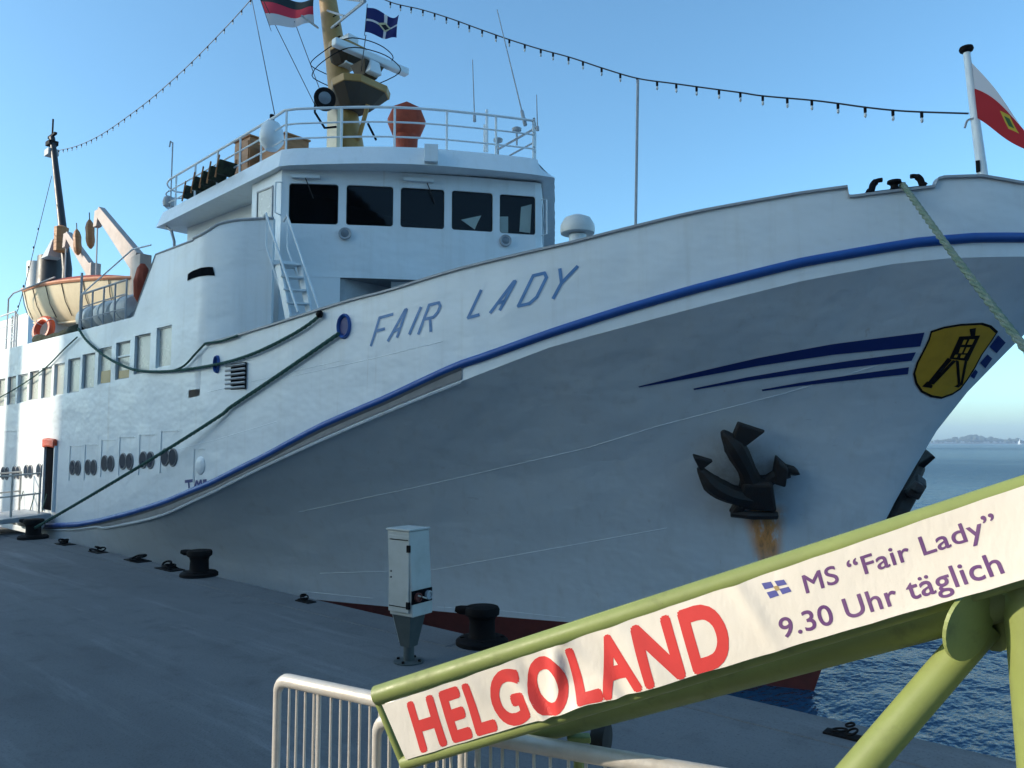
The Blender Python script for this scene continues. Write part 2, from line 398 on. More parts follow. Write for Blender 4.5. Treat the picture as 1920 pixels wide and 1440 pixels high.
icf = [(0, 1, 2), (0, 2, 3), (0, 3, 4), (0, 4, 5), (0, 5, 1), (1, 6, 2), (2, 7, 3), (3, 8, 4), (4, 9, 5), (5, 10, 1), (1, 10, 6), (2, 6, 7), (3, 7, 8), (4, 8, 9), (5, 9, 10), (6, 11, 7), (7, 11, 8), (8, 11, 9), (9, 11, 10), (10, 11, 6)]
for u in np.arange(-0.9, 2.3, 0.0032):
    px = 960 + u * FPX
    hgt = 5.0 + 2.2 * math.sin(u * 23) + 1.5 * math.sin(u * 71 + 1)
    for c0, wd, am in ((1790, 22, 5.0), (1828, 24, 7.0), (1905, 18, 3.5), (1600, 60, 4)): hgt += am * math.exp(-((px - c0) / wd) ** 2)
    hgt = max(2.5, hgt + rnd.uniform(-1.3, 1.3))
    for k in range(3):
        hgt2 = hgt * 1.45; c = far(u + rnd.uniform(-.002, .002), 1102 + rnd.uniform(0, 30), WATER + 1.2 + hgt2 * rnd.uniform(.35, .72)); s = hgt2 * rnd.uniform(.22, .42)
        tr.add([c + V(p) * V((s * 1.15, s * 1.15, s)) * rnd.uniform(.7, 1.25) for p in ico], icf)
o = tr.build("far_wood", M['wood_far'], fix=False); o["kind"] = "stuff"; o["label"] = "hazy line of trees on the far bank of the river"
# small white sail on the far water
t = thing("sailing_boat", "tiny white sail far out on the river at the right edge", "boat", far(0.668, 800, WATER))
b0 = far(0.668, 800, WATER)
MB().hexa([b0 + V(p) for p in [(-2.6, -.6, -.2), (2.2, -.6, -.2), (3.2, 0, -.2), (2.2, .6, -.2), (-2.6, .6, -.2)]], [b0 + V(p) for p in [(-2.9, -.9, .8), (2.6, -.9, .8), (4.2, 0, .9), (2.6, .9, .8), (-2.9, .9, .8)]]).build("boat_hull", M['white'], t)
MB().prism([b0 + V(p) for p in [(-2.2, -.03, 1.4), (.5, -.03, 1.3), (.6, -.03, 9.0)]], (0, .06, 0)).build("sail", M['white'], t)
MB().tube([b0 + V((.65, 0, .7)), b0 + V((.65, 0, 9.4))], .07, 6).build("boat_mast", M['white'], t)

# unseen block, added to lay shadow over the quay and most of the ship
sn = V((SUN_H[0], SUN_H[1], 0)); sp = V((sn[1], -sn[0], 0))          # sp: across the sun
def wpt(wv, tt): return V((0.785 * wv, -0.62 * wv, 0)) + sn * tt       # wv = .785 X - .62 Y
ob = thing("shade_block", "tall plain office block behind the viewer, added to shade the quay", "building", tuple(wpt(-8.5, 80)))
W0, W1 = -16.9, -0.35
def block(wa, wb, ta, tb, z1):
    return MB().hexa([wpt(wa, ta), wpt(wb, ta), wpt(wb, tb), wpt(wa, tb)], [p + V((0, 0, z1)) for p in [wpt(wa, ta), wpt(wb, ta), wpt(wb, tb), wpt(wa, tb)]])
block(W0, W1, 72, 84, 46).build("wall", M['offscreen_pale'], ob)
for fl in range(12):
    for kx in range(8):
        wv = W0 + 1.4 + kx * 1.95
        MB().hexa([wpt(wv, 71.9), wpt(wv + 1.2, 71.9), wpt(wv + 1.2, 72.06), wpt(wv, 72.06)], [p + V((0, 0, 1.6)) for p in [wpt(wv, 71.9), wpt(wv + 1.2, 71.9), wpt(wv + 1.2, 72.06), wpt(wv, 72.06)]]).build("window", M['porthole'], ob).location.z = 1.5 + fl * 3.6

lm = thing("shadow_mast", "tall slim unseen shaft behind the viewer, added to shade the stern", "shadow caster", tuple(wpt(-19.6, 40)))
block(-20.05, -19.15, 39.6, 40.4, 20.5).build("mast_shaft", M['offscreen'], lm); block(-20.4, -18.8, 39.4, 40.6, .5).build("base", M['offscreen'], lm)  # unseen shaft, added to throw the narrow shadow strip on the stern
tb = thing("skylight_blocker", "long dark unseen block behind the viewer, added to cut the skylight", "building", (-10, -42, 0))  # unseen walls, high and low, added to cut low skylight on the hull
MB().hexa([(-12, -60, 0), (210, -60, 0), (210, -36, 0), (-12, -36, 0)], [(-12, -60, 24), (210, -60, 24), (210, -36, 24), (-12, -36, 24)]).build("wall", M['offscreen'], tb)
MB().hexa([(-130, -62, 0), (-12.2, -62, 0), (-12.2, -30, 0), (-130, -30, 0)], [(-130, -62, 6.5), (-12.2, -62, 6.5), (-12.2, -30, 6.5), (-130, -30, 6.5)]).build("low_blocker", M['offscreen'], tb)
_w = None
for kx in range(34):
    for fl in range(6):
        xw = -9 + kx * 6.0
        if _w is None: _w = MB().box((0, 0, 0), (2.6, .12, 1.9)).build("window", M['porthole'], tb); _w.location = (xw, -35.98, 2.2 + fl * 3.5)
        else: share("window", _w, tb, (xw, -35.98, 2.2 + fl * 3.5))

# ------------------------------------------------------------------ ferry hull
YC, YS = 5.7, 0.55
B = YC - YS
ferry = thing("passenger_ferry", "white passenger ferry with blue rubbing strake moored along the quay", "ship", (-14, YC, WATER))
stem_px = [(1530, 1275), (1545, 1235), (1657, 978), (1725, 858), (1752, 812), (1806, 740), (1908, 627)]
sp_ = [onY(*p, YC) for p in stem_px]
sZ = [p[2] for p in sp_]; sX = [p[0] for p in sp_]
sl = (sX[-1] - sX[-2]) / (sZ[-1] - sZ[-2])
sZ = [-3.2] + sZ + [7.0]; sX = [sX[0] - 0.35] + sX + [sX[-1] + sl * 0.92 * (7.0 - sp_[-1][2])]
def stemX(z): return float(np.interp(z, sZ, sX))
def hs(X, Xs, L, n, m): t = np.clip((Xs - X) / L, 0, 1); return B * (1 - (1 - t) ** n) ** m
TOP = lambda X: hs(X, stemX(5.0), 13.9, 2.0, 0.745)
RAIL = lambda X: hs(X, stemX(4.85), 13.6, 2.0, 0.735)
BOOT = lambda X: hs(X, stemX(-0.82), 18.0, 1.6, 1.0)
WLN = lambda X: hs(X, stemX(-1.6), 19.5, 1.6, 1.05)
def hit(px, py, fn):
    d = ray(px, py); ts = np.linspace(1, 70, 14000); P = CAM + ts[:, None] * d
    i = np.where(P[:, 1] - (YC - fn(P[:, 0])) > 0)[0][0]; return P[i]
top_px = [(381, 647), (455, 626), (517, 607), (601, 580), (663, 561), (725, 546), (857, 505), (938, 485), (1078, 453), (1300, 398), (1500, 362), (1588, 350)]
rail_px = [(90, 986), (146, 984), (187, 977), (250, 961), (312, 941), (400, 905), (500, 855), (600, 801), (728, 746), (857, 686), (909, 669), (1032, 625), (1160, 584), (1300, 543), (1500, 493), (1719, 455), (1828, 446), (1916, 446)]
kn_px = [(196, 990), (267, 976), (312, 963), (400, 922), (600, 826), (886, 707), (1032, 651), (1160, 616), (1500, 528), (1675, 495), (1784, 484), (1916, 481)]
seam_px = [(400, 736), (250, 770), (104, 802), (23, 810)]
def spl(pxs, fn, end=None):
    P = sorted([hit(*p, fn) for p in pxs], key=lambda p: p[0]); xs = [p[0] for p in P]; zs = [p[2] for p in P]
    return xs, zs
tx, tz = spl(top_px, TOP)
gx, gz = spl([(1600, 368), (1752, 350)], TOP)
bx_, bz = spl([(1772, 332), (1840, 330), (1916, 343)], TOP)
rx, rz = spl(rail_px, RAIL); kx_, kz = spl(kn_px, RAIL)
mx_, mz = spl(seam_px, lambda X: np.full_like(X, B))
XSTEP = tx[0] - 0.02
def Ztop(X):
    if X < XSTEP: return float(np.interp(X, mx_, mz))
    if X <= tx[-1]: return float(np.interp(X, tx, tz))
    if X < gx[0] - 0.02: 
        return float(np.interp(X, [tx[-1], tx[-1] + .012, gx[0]], [tz[-1], gz[0], gz[0]]))
    if X <= gx[-1]: return float(np.interp(X, gx, gz))
    return float(np.interp(X, [gx[-1], gx[-1] + .03, gx[-1] + .09] + bx_[1:], [gz[-1], bz[0] - .02, bz[0]] + bz[1:]))
def Zrail(X): return float(np.interp(X, rx, rz))
def Zkn(X): return min(float(np.interp(X, kx_, kz)), Zrail(X) - 0.10)
XE = -23.5
NL = 10
ss = sorted(list(np.linspace(0, 1, 90) ** 1.6) + [(stemX(5.3) - x) / (stemX(5.3) - XE) for x in np.arange(-3.2, -1.6, 0.012)] + [(stemX(5.3) - x) / (stemX(5.3) - XE) for x in (XSTEP - .03, XSTEP - .01, XSTEP + .01)])
def level(j, s):                    # j: 0 top, 1 rail, 2 knuckle, ..., NL+2 boot top, NL+3 waterline, NL+4 bilge
    def X_(zs, ex=0.0): xs0 = stemX(zs) + ex; return xs0 + (XE - xs0) * s
    if j == 0: X = X_(5.3); return X, TOP(X), Ztop(X)
    if j == 1: X = X_(4.85); return X, RAIL(X), Zrail(X)
    zk0 = Zkn(stemX(4.6))
    if j <= NL + 2:
        lam = 1 - (j - 2) / NL; zb = -0.82
        gap = stemX(4.85) - stemX(zk0)      # the band under the strake stands upright right to the stem
        X = X_(zb + lam * (zk0 - zb), gap * lam ** 7); Xk = X_(4.85); Xb = X_(zb)
        bk = RAIL(Xk); bb = BOOT(Xb)
        return X, bb + (bk - bb) * lam ** 1.35, zb + lam * (Zkn(Xk) - zb)
    if j == NL + 3: X = X_(-1.6); return X, WLN(X), -1.6
    X = X_(-2.8); return X, WLN(X) * 0.9, -2.9
def Zsub(X):                         # even line under the notch, keeps the plating fair
    zt_ = float(np.interp(X, list(tx) + [gx[-1], bx_[-1]], list(tz) + [gz[-1], bz[-1]])) - .13 if X > XSTEP else Ztop(X)
    return Zrail(X) + (zt_ - Zrail(X)) * .85
def sublevel(s):
    p0_, p1_ = level(0, s), level(1, s); z_ = min(Zsub(p0_[0]), p0_[2] - .01); f_ = .78 if p0_[0] > XSTEP else .85
    return (p1_[0] + (p0_[0] - p1_[0]) * f_, p1_[1] + (p0_[1] - p1_[1]) * f_, z_)
def port(p): return (p[0], YC - p[1], p[2])
def stbd(p): return (p[0], YC + p[1], p[2])
LEV = {j: [level(j, s) for s in ss] + [(XE - e, level(j, 1.0)[1], (float(np.interp(XE - e, mx_, mz)) if j == 0 else level(j, 1.0)[2])) for e in (3, 8, 14, 20)] for j in range(NL + 5)}
SUBL = [sublevel(s) for s in ss] + [(XE - e, B, LEV[0][-4 + i][2] * .85 + LEV[1][-1][2] * .15) for i, e in enumerate((3, 8, 14, 20))]
def strip(js, fn):
    out = []
    for j in js:
        out.append([fn(p) for p in LEV[j]])
        if j == 0: out.append([fn(p) for p in SUBL])
    return out
# anchor position on the shell is needed by the rust in the paint
hb_ = MB()
hb_.grid(strip(range(0, NL + 3), port))
_bvh = BVHTree.FromPolygons([Vector(v) for v in hb_.v], hb_.f)
def shell(px, py):                  # point and outward normal on the port shell
    loc, no, i, dd = _bvh.ray_cast(Vector(CAM), Vector(ray(px, py)))
    if loc is None: return None
    no = V(no); 
    if no[1] > 0: no = -no
    return V(loc), no
def shellXZ(X, Z):
    loc, no, i, dd = _bvh.ray_cast(Vector((X, -30, Z)), Vector((0, 1, 0)))
    if loc is None: return None
    no = V(no)
    if no[1] > 0: no = -no
    return V(loc), no
_a, _an = shell(1430, 950)
M['hull'] = hull_paint("white_hull_paint", (float(_a[0]), float(_a[2]), 0.08))
hm = MB()
for a_, b_ in ((0, 3), (2, NL + 3)): hm.grid(strip(range(a_, b_), port)); hm.grid([r[::-1] for r in strip(range(a_, b_), stbd)])
hull = hm.build("hull", M['hull'], ferry, smooth=True, angle=28, fix=False)
bt = MB(); bt.grid(strip(range(NL + 2, NL + 5), port)); bt.grid(strip(range(NL + 2, NL + 5), stbd))
bt.build("boot_top", M['antifoul'], hull, smooth=True, fix=False)
# weather deck just under the bulwark, closing the hull
dk = MB(); dk.grid([[(p[0], YC + sd * p[1] * .97, p[2] + .02) for p in LEV[1]] for sd in (-1, 1)])
dk.build("deck", M['grey'], ferry)
tr_ = MB(); tr_.add([port(LEV[j][-1]) for j in range(NL + 5)] + [stbd(LEV[j][-1]) for j in range(NL + 4, -1, -1)], [tuple(range(2 * (NL + 5)))])
tr_.build("transom", M['hull'], ferry)
# bulwark capping
def lev_xy(j, side=-1):
    return [V((p[0], YC + side * p[1], p[2])) for p in LEV[j]]
def sweep(path, prof):              # prof: (outward, up) offsets; outward is horizontal, away from the centre line
    G = []
    for i, p in enumerate(path):
        d = path[min(i + 1, len(path) - 1)] - path[max(i - 1, 0)]; d = V((d[0], d[1], 0)); d /= np.linalg.norm(d) + 1e-9
        nrm = V((d[1], -d[0], 0))
        if nrm[1] * (p[1] - YC) < 0: nrm = -nrm
        G.append([p + nrm * a + V((0, 0, 1)) * b for a, b in prof])
    return G
for side in (-1, 1):
    cap = [p for p in lev_xy(0, side) if p[0] > XSTEP + .05]
    MB().grid(sweep(cap[1:], [(.035, -.02), (.035, .012), (-.09, .012), (-.09, -.02)]), True).build("bulwark_cap", M['grey'], hull)
    rl = lev_xy(1, side)
    MB().grid(sweep(rl[1:], [(-.01, .068), (.036, .056), (.060, .024), (.062, -.016), (.04, -.050), (-.01, -.064)]), True).build("rub_rail", M['blue'], hull, smooth=True, angle=60)
    # fender ledge under the strake, from the forward shoulder aft
    rl2 = [p for p in rl if p[0] < hit(888, 697, RAIL)[0]]
    kn2 = []
    for p in rl2:
        zk = Zkn(p[0]); kn2.append(V((p[0], YC + side * (abs(p[1] - YC) + 0.0), zk)))
    G = sweep(rl2, [(.04, -.050), (.012, -.09)]); G2 = sweep(kn2, [(.016, .012), (.03, .0), (.016, -.03), (-.02, -.03)])
    MB().grid([a + [b_[0] + V((0, 0, .02))] for a, b_ in zip(G, G2)]).build("fender_ledge", M['ledge'], hull)  # shade under the strake is put into the grey of this strip
    MB().grid(G2).build("fender_bead", M['hull'], hull)
# welded plate seams
def seam(pxs, w=.006):
    w = .006
    P = []; 
    for (x0, y0), (x1, y1) in zip(pxs[:-1], pxs[1:]):
        for t_ in np.linspace(0, 1, 14):
            h_ = shell(x0 + (x1 - x0) * t_, y0 + (y1 - y0) * t_)
            if h_: P.append(h_)
    if len(P) < 3: return
    G = [[p + nn * .001 - V((0, 0, 1)) * w, p + nn * .004, p + nn * .001 + V((0, 0, 1)) * w] for p, nn in P]
    MB().grid(G).build("weld_seam", M['hull'], hull, fix=False)
seam([(560, 960), (820, 905), (1100, 840), (1240, 797), (1480, 735), (1700, 668)])
seam([(600, 1075), (815, 1068), (1000, 1035), (1250, 990)])
seam([(480, 720), (700, 672), (830, 640)], .008)
seam([(820, 1138), (940, 1145), (1060, 1158)], .012); seam([(560, 1108), (700, 1122)], .01)
seam([(390, 735), (560, 694), (640, 676)], .008)
seam([(150, 884), (270, 858), (400, 826), (520, 790)], .008)

# painted marks lie a few millimetres off the shell
def decal(polys, mat, name, off=.006, parent=None, sub=1):
    m = MB()
    for poly in polys:                        # poly: quads (ordered corners) as pixel-free shell (X, Z) pairs
        n_ = sub
        a, b_, c, d = [V(p) for p in poly]
        G = []
        for i in range(n_ + 1):
            row = []
            for j in range(3):
                u, v_ = i / n_, j / 2
                q_ = (a * (1 - u) + b_ * u) * (1 - v_) + (d * (1 - u) + c * u) * v_
                h_ = shellXZ(q_[0], q_[1])
                if h_ is None: h_ = (V((q_[0], YC, q_[1])), V((0, -1, 0)))
                row.append(h_[0] + h_[1] * off)
            G.append(row)
        m.grid(G)
    return m.build(name, mat, parent or hull, fix=False)
def sxz(px, py):
    h_ = shell(px, py)
    return (float(h_[0][0]), float(h_[0][2])) if h_ else None
# ship's name: block capitals set out on the bow plating
GL = {'F': [((0, 0), (0, 1)), ((0, 1), (.8, 1)), ((0, .52), (.55, .52))], 'A': [((0, 0), (.42, 1)), ((.42, 1), (.58, 1)), ((.58, 1), (.92, 0)), ((.17, .3), (.82, .3))],
      'I': [((0, 0), (0, 1))], 'R': [((0, 0), (0, 1)), ((0, 1), (.62, 1)), ((.62, 1), (.8, .86)), ((.8, .86), (.8, .66)), ((.8, .66), (.62, .5)), ((.62, .5), (0, .5)), ((.4, .5), (.8, 0))],
      'L': [((0, 1), (0, 0)), ((0, 0), (.72, 0))], 'D': [((0, 0), (0, 1)), ((0, 1), (.6, 1)), ((.6, 1), (.85, .82)), ((.85, .82), (.85, .18)), ((.85, .18), (.6, 0)), ((.6, 0), (0, 0))],
      'Y': [((0, 1), (.42, .5)), ((.84, 1), (.42, .5)), ((.42, .5), (.36, 0))]}
letters = [('F', (696, 648), (712, 596), (738, 589)), ('A', (728, 639), (752, 585), (768, 578)), ('I', (768, 626), (789, 577), (795, 575)), ('R', (785, 626), (805, 572), (830, 566)),
           ('L', (878, 596), (902, 545), (926, 538)), ('A', (920, 586), (955, 531), (972, 526)), ('D', (972, 574), (1000, 517), (1030, 510)), ('Y', (1024, 561), (1050, 505), (1083, 500))]
for ch, bl, tl, tr2 in letters:
    polys = []
    b0_ = V(sxz(*bl)); t0_ = V(sxz(*tl)); t1_ = V(sxz(*tr2)); ex = (t1_ - t0_); ez = t0_ - b0_
    if ch == 'I': ex = V((.2, .03))
    wd = .023
    for (x0, z0), (x1, z1) in GL[ch]:
        p0 = b0_ + ex * x0 / .85 + ez * z0; p1 = b0_ + ex * x1 / .85 + ez * z1
        dd = (p1 - p0); dd /= np.linalg.norm(dd); nn = V((-dd[1], dd[0])) * wd; ee = dd * wd * .55
        polys.append((p0 - ee - nn, p1 + ee - nn, p1 + ee + nn, p0 - ee + nn))
    decal(polys, M['name_blue'], "name_letter", .006, sub=3)

# three tapering bow stripes and their short ends ahead of the crest
def pxquad(pts): return [sxz(*p) for p in pts]
def stripe(upper, lower, name="bow_stripe"):
    U_ = [shell(*p) for p in upper]; L_ = [shell(*p) for p in lower]; N = 24; m = MB(); G = []
    def along(P, t):
        t *= len(P) - 1; i = min(int(t), len(P) - 2); e = t - i
        return (P[i][0] * (1 - e) + P[i + 1][0] * e)
    for i in range(N + 1):
        a, b_ = along(U_, i / N), along(L_, i / N); row = []
        for v_ in (0, .5, 1):
            q_ = a * (1 - v_) + b_ * v_; h_ = shellXZ(q_[0], q_[2])
            row.append((h_[0] + h_[1] * .007) if h_ else q_ + V((0, -.012, 0)))
        G.append(row)
    m.grid(G).build(name, M['blue_dark'], hull, fix=False)
stripe([(1197, 724), (1300, 699), (1420, 671), (1560, 645), (1733, 623)], [(1198, 726), (1300, 708), (1420, 686), (1560, 665), (1725, 649)])
stripe([(1300, 728), (1400, 707), (1500, 690), (1600, 675), (1717, 660)], [(1301, 731), (1400, 714), (1500, 700), (1600, 688), (1709, 676)])
stripe([(1428, 730), (1500, 717), (1600, 702), (1704, 688)], [(1429, 733), (1500, 723), (1600, 712), (1702, 701)])
for a, b_, c, d in (((1871, 628), (1885, 642), (1868, 662), (1855, 650)), ((1851, 664), (1860, 672), (1847, 690), (1837, 680)), ((1828, 692), (1833, 697), (1826, 710), (1819, 705))):
    pq = [sxz(*p) for p in (a, b_, c, d)]
    if all(pq): decal([pq], M['blue_dark'], "bow_stripe", .007, sub=3)
# crest: yellow shield, dark border, dark timber beacon tower
sh_px = [(1746, 622), (1770, 614), (1800, 609), (1840, 607), (1856, 612), (1868, 623), (1857, 640), (1840, 664), (1826, 690), (1812, 712), (1800, 728), (1785, 738), (1765, 745), (1746, 742), (1728, 733), (1718, 718), (1714, 700), (1720, 680), (1733, 655), (1742, 636)]
cpx = np.mean(np.array(sh_px, float), axis=0)
def ringed(scale, off, mat, name):
    m = MB(); rings = []
    for s in (0.0, .35, .7, 1.0):
        r_ = []
        for p in sh_px:
            q_ = cpx + (V(p) - cpx) * s * scale; h_ = shell(*q_)
            r_.append(h_[0] + h_[1] * off)
        rings.append(r_)
    m.grid(rings, True).build(name, mat, hull, fix=False)
ringed(1.035, .007, M['black'], "crest_border"); ringed(.975, .010, M['yellow'], "crest_shield")
tw = [[(1798, 630), (1837, 628), (1814, 676), (1779, 672)], [(1817, 616), (1829, 614), (1827, 630), (1819, 630)], [(1776, 670), (1784, 674), (1742, 722), (1734, 722)], [(1786, 674), (1792, 676), (1750, 720), (1742, 720)],
      [(1791, 674), (1797, 676), (1800, 722), (1795, 722)], [(1808, 674), (1813, 675), (1804, 720), (1799, 722)], [(1728, 724), (1738, 714), (1748, 722), (1746, 727)], [(1788, 724), (1800, 716), (1803, 720), (1796, 726)]]
m_ = MB()
for qd in tw:
    G = []
    for i in range(4):
        row = []
        for j in range(4):
            u, v_ = i / 3, j / 3; q_ = (V(qd[0]) * (1 - u) + V(qd[1]) * u) * (1 - v_) + (V(qd[3]) * (1 - u) + V(qd[2]) * u) * v_
            h_ = shell(*q_); row.append(h_[0] + h_[1] * .013)
        G.append(row)
    m_.grid(G)
m_.build("crest_tower", M['black'], hull, fix=False)
for qd in ([(1806, 636), (1812, 636), (1808, 645), (1802, 645)], [(1817, 635), (1826, 635), (1821, 645), (1812, 645)], [(1800, 650), (1807, 650), (1802, 661), (1796, 661)], [(1811, 650), (1818, 650), (1812, 661), (1806, 661)], [(1790, 664), (1795, 664), (1793, 669), (1787, 669)], [(1801, 664), (1809, 664), (1806, 670), (1799, 670)]):
    G = [[shell(*(V(qd[0]) * (1 - u) + V(qd[1]) * u)), shell(*(V(qd[3]) * (1 - u) + V(qd[2]) * u))] for u in (0, 1)]
    MB().grid([[h2[0] + h2[1] * .017 for h2 in row] for row in G]).build("crest_tower_gap", M['yellow'], hull, fix=False)

# ------------------------------------------------------------------ ferry side house with the saloon windows
YW = YS
ztop_side = onY(140, 622, YW)[2]
zwing = onY(340, 458, YW)[2]
xw_f = -14.2; xw_a = onY(292, 480, YW)[0]; xs_f = onY(250, 580, YW)[0]
WPX = [(294, 615, 690, 321), (253, 630, 702, 281), (218, 643, 712, 243), (185, 654, 721, 208), (155, 665, 729, 177), (128, 674, 737, 149), (102, 683, 742, 120), (79, 690, 747, 96), (56, 697, 750, 72), (34, 703, 756, 51), (15, 707, 759, 29)]
wins = []
for x0, y0, y1, x1 in WPX:
    a = onY(x0, y0, YW); b_ = onY(x0, y1, YW); c = onY(x1, (y0 + y1) / 2, YW); wins.append([a[0], c[0], b_[2], a[2]])
last = wins[-1]
for k in range(1, 9): wins.append([last[0] - .945 * k, last[1] - .945 * k, last[2] - .02 * k, last[3] - .02 * k])
def side_top(X):
    return float(np.interp(X, [-60, xs_f - .05, xs_f, xw_a, xw_f + 3], [ztop_side - .05, ztop_side, ztop_side + .02, zwing - .02, zwing + .02]))
side = MB()
seamz = lambda X: float(np.interp(X, mx_, mz)) if X < XSTEP else tz[0] - .4
edges = sorted(set([XE - 20, xs_f, xw_a, xw_f, XSTEP - .02] + [w_[0] for w_ in wins] + [w_[1] for w_ in wins] + list(np.arange(-44, xw_f, 0.6))))
edges = [e for i, e in enumerate(edges) if i == 0 or e - edges[i - 1] > 1e-4]
TH = .07
for a, b_ in zip(edges[:-1], edges[1:]):
    if b_ > xw_f + 1e-6: continue
    mid = (a + b_) / 2; wn_ = [w_ for w_ in wins if w_[0] - 1e-6 < mid < w_[1] + 1e-6]
    def quad(za, zb, zc, zd): side.add([(a, YW, za), (b_, YW, zb), (b_, YW, zc), (a, YW, zd)], [(0, 1, 2, 3)])
    if wn_:
        w_ = wn_[0]; quad(seamz(a), seamz(b_), w_[2], w_[2]); quad(w_[3], w_[3], side_top(b_), side_top(a))
    else: quad(seamz(a), seamz(b_), side_top(b_), side_top(a))
for w_ in wins:                     # reveals
    x0, x1, z0, z1 = w_
    R0 = [(x0, YW, z0), (x1, YW, z0), (x1, YW, z1), (x0, YW, z1)]; R1 = [(x, YW + TH, z) for x, _, z in R0]
    side.add(R0 + R1, [(i, (i + 1) % 4, 4 + (i + 1) % 4, 4 + i) for i in range(4)])
house = side.build("side_house", M['house'], ferry, fix=False)
MB().grid([[(x, YW + .0, side_top(x)) for x in np.linspace(XE - 20, xw_f, 60)], [(x, YW + .12, side_top(x)) for x in np.linspace(XE - 20, xw_f, 60)]]).build("house_top_edge", M['white'], house)
for i, (x0, x1, z0, z1) in enumerate(wins):
    mt = M['curtain']
    MB().add([(x0, YW + TH, z0), (x1, YW + TH, z0), (x1, YW + TH, z1), (x0, YW + TH, z1)], [(0, 1, 2, 3)]).build("window_pane", mt, house)
    fr = MB(); t_ = .028
    for (xa, xb, za, zb) in ((x0, x1, z0, z0 + t_), (x0, x1, z1 - t_, z1), (x0, x0 + t_, z0 + t_, z1 - t_), (x1 - t_, x1, z0 + t_, z1 - t_)):
        fr.box(((xa + xb) / 2, YW + TH - .012, (za + zb) / 2), (xb - xa, .02, zb - za))
    fr.build("window_frame", M['grey'] if i % 3 else M['white'], house)
    if i in (2, 3):
        zc = z0 + (z1 - z0) * (.40 if i == 3 else .27)
        MB().box(((x0 + x1) / 2 + .02, YW + TH - .02, (z0 + zc) / 2), (x1 - x0 - .12, .012, zc - z0 - .05)).build("window_blind", M['curtain_warm'], house, bevel=.02)
    if i == 2: MB().box(((x0 + x1) / 2, YW + TH - .02, z0 + (z1 - z0) * .62), (x1 - x0, .03, .035)).build("window_bar", M['white'], house)
# inboard roof of the house (boat deck) and the starboard wall
bd = MB(); bd.add([(XE - 20, YW + .02, ztop_side - .06), (xs_f, YW + .02, ztop_side - .06), (xs_f, 2 * YC - YW, ztop_side - .06), (XE - 20, 2 * YC - YW, ztop_side - .06)], [(0, 1, 2, 3)])
bd.build("boat_deck", M['grey'], ferry)
MB().add([(XE - 20, 2 * YC - YW, 2.5), (xw_f, 2 * YC - YW, 3.0), (xw_f, 2 * YC - YW, zwing), (xs_f, 2 * YC - YW, ztop_side), (XE - 20, 2 * YC - YW, ztop_side)], [(0, 1, 2, 3, 4)]).build("starboard_wall", M['house'], ferry)

# side openings low in the hull: paired portholes with lintel frames
z48 = 4.8
pairs = [((655, 1330), (705, 1330), 75), ((795, 1325), (845, 1325), 75), ((945, 1290), (1000, 1290), 72), ((1110, 1275), (1170, 1270), 80), ((1290, 1260), (1360, 1260), 90), ((1490, 1235), (1560, 1235), 96)]
pr = [[onY(a[0] / z48, 600 + a[1] / z48, YW) for a in pq[:2]] for pq in pairs]
step = (pr[-1][0][0] - pr[0][0][0]) / 5
cent = [((p[0] + p[1]) / 2) for p in pr]
allp = [(c[0], c[2]) for c in cent] + [(cent[0][0] - step * k - 2.3, cent[0][2] - .05 * k - .12) for k in range(0, 4)]
RP = .178
def hullY(X, Z):
    h_ = shellXZ(X, Z); return h_[0][1] if h_ else YW
for i, (xc, zc) in enumerate(allp):
    for sx in (-.165, .165):
        yy = hullY(xc + sx, zc)
        ph = MB().lathe((xc + sx, yy + .01, zc), [(RP * 1.02, 0), (RP * 1.02, .028), (RP * .93, .036), (RP * .86, .032), (RP * .86, .015)], 22, (0, -1, 0)).build("porthole", M['ledge'], ferry, smooth=True)
        MB().lathe((xc + sx, yy + .003, zc), [(RP * .90, 0), (RP * .90, .026)], 22, (0, -1, 0)).build("glass", M['porthole'], ph)
    if i < 6:                        # closing plate outline, upper and aft edges standing proud
        yy = hullY(xc, zc); hw, z1 = .37, zc + .52
        f_ = MB(); f_.box((xc, yy - .006, z1), (hw * 2, .02, .008)); f_.box((xc - hw, yy - .006, zc + .10), (.008, .02, .83))
        f_.build("lintel_frame", M['white'], ferry)
# blanked scuttle forward of the portholes
h_ = shell(376, 873); p_ = h_[0]
MB().lathe(p_ + V((0, .01, 0)), [(.17, 0), (.17, .02), (.12, .05), (.05, .06)], 20, h_[1]).build("blanked_scuttle", M['house'], ferry, smooth=True)
f_ = MB(); f_.box(p_ + V((-.24, -.004, 0)), (.014, .03, .62)); f_.box(p_ + V((-.06, -.004, .31)), (.38, .03, .014)); f_.build("lintel_frame", M['white'], ferry)
# louvre
a = shell(425, 690)[0]; b_ = shell(461, 722)[0]
lv = MB(); xc, zc = (a[0] + b_[0]) / 2, (a[2] + b_[2]) / 2; yy = hullY(xc, zc)
lo = MB().box((xc, yy + .0, zc), (.66, .02, .47)).build("louvre", M['dark'], ferry)
for k in range(6): MB().box((xc, yy - .022, zc - .2 + k * .08), (.66, .03, .03), np.array([[1, 0, 0], [0, .8, -.6], [0, .6, .8]])).build("slat", M['grey'], lo)
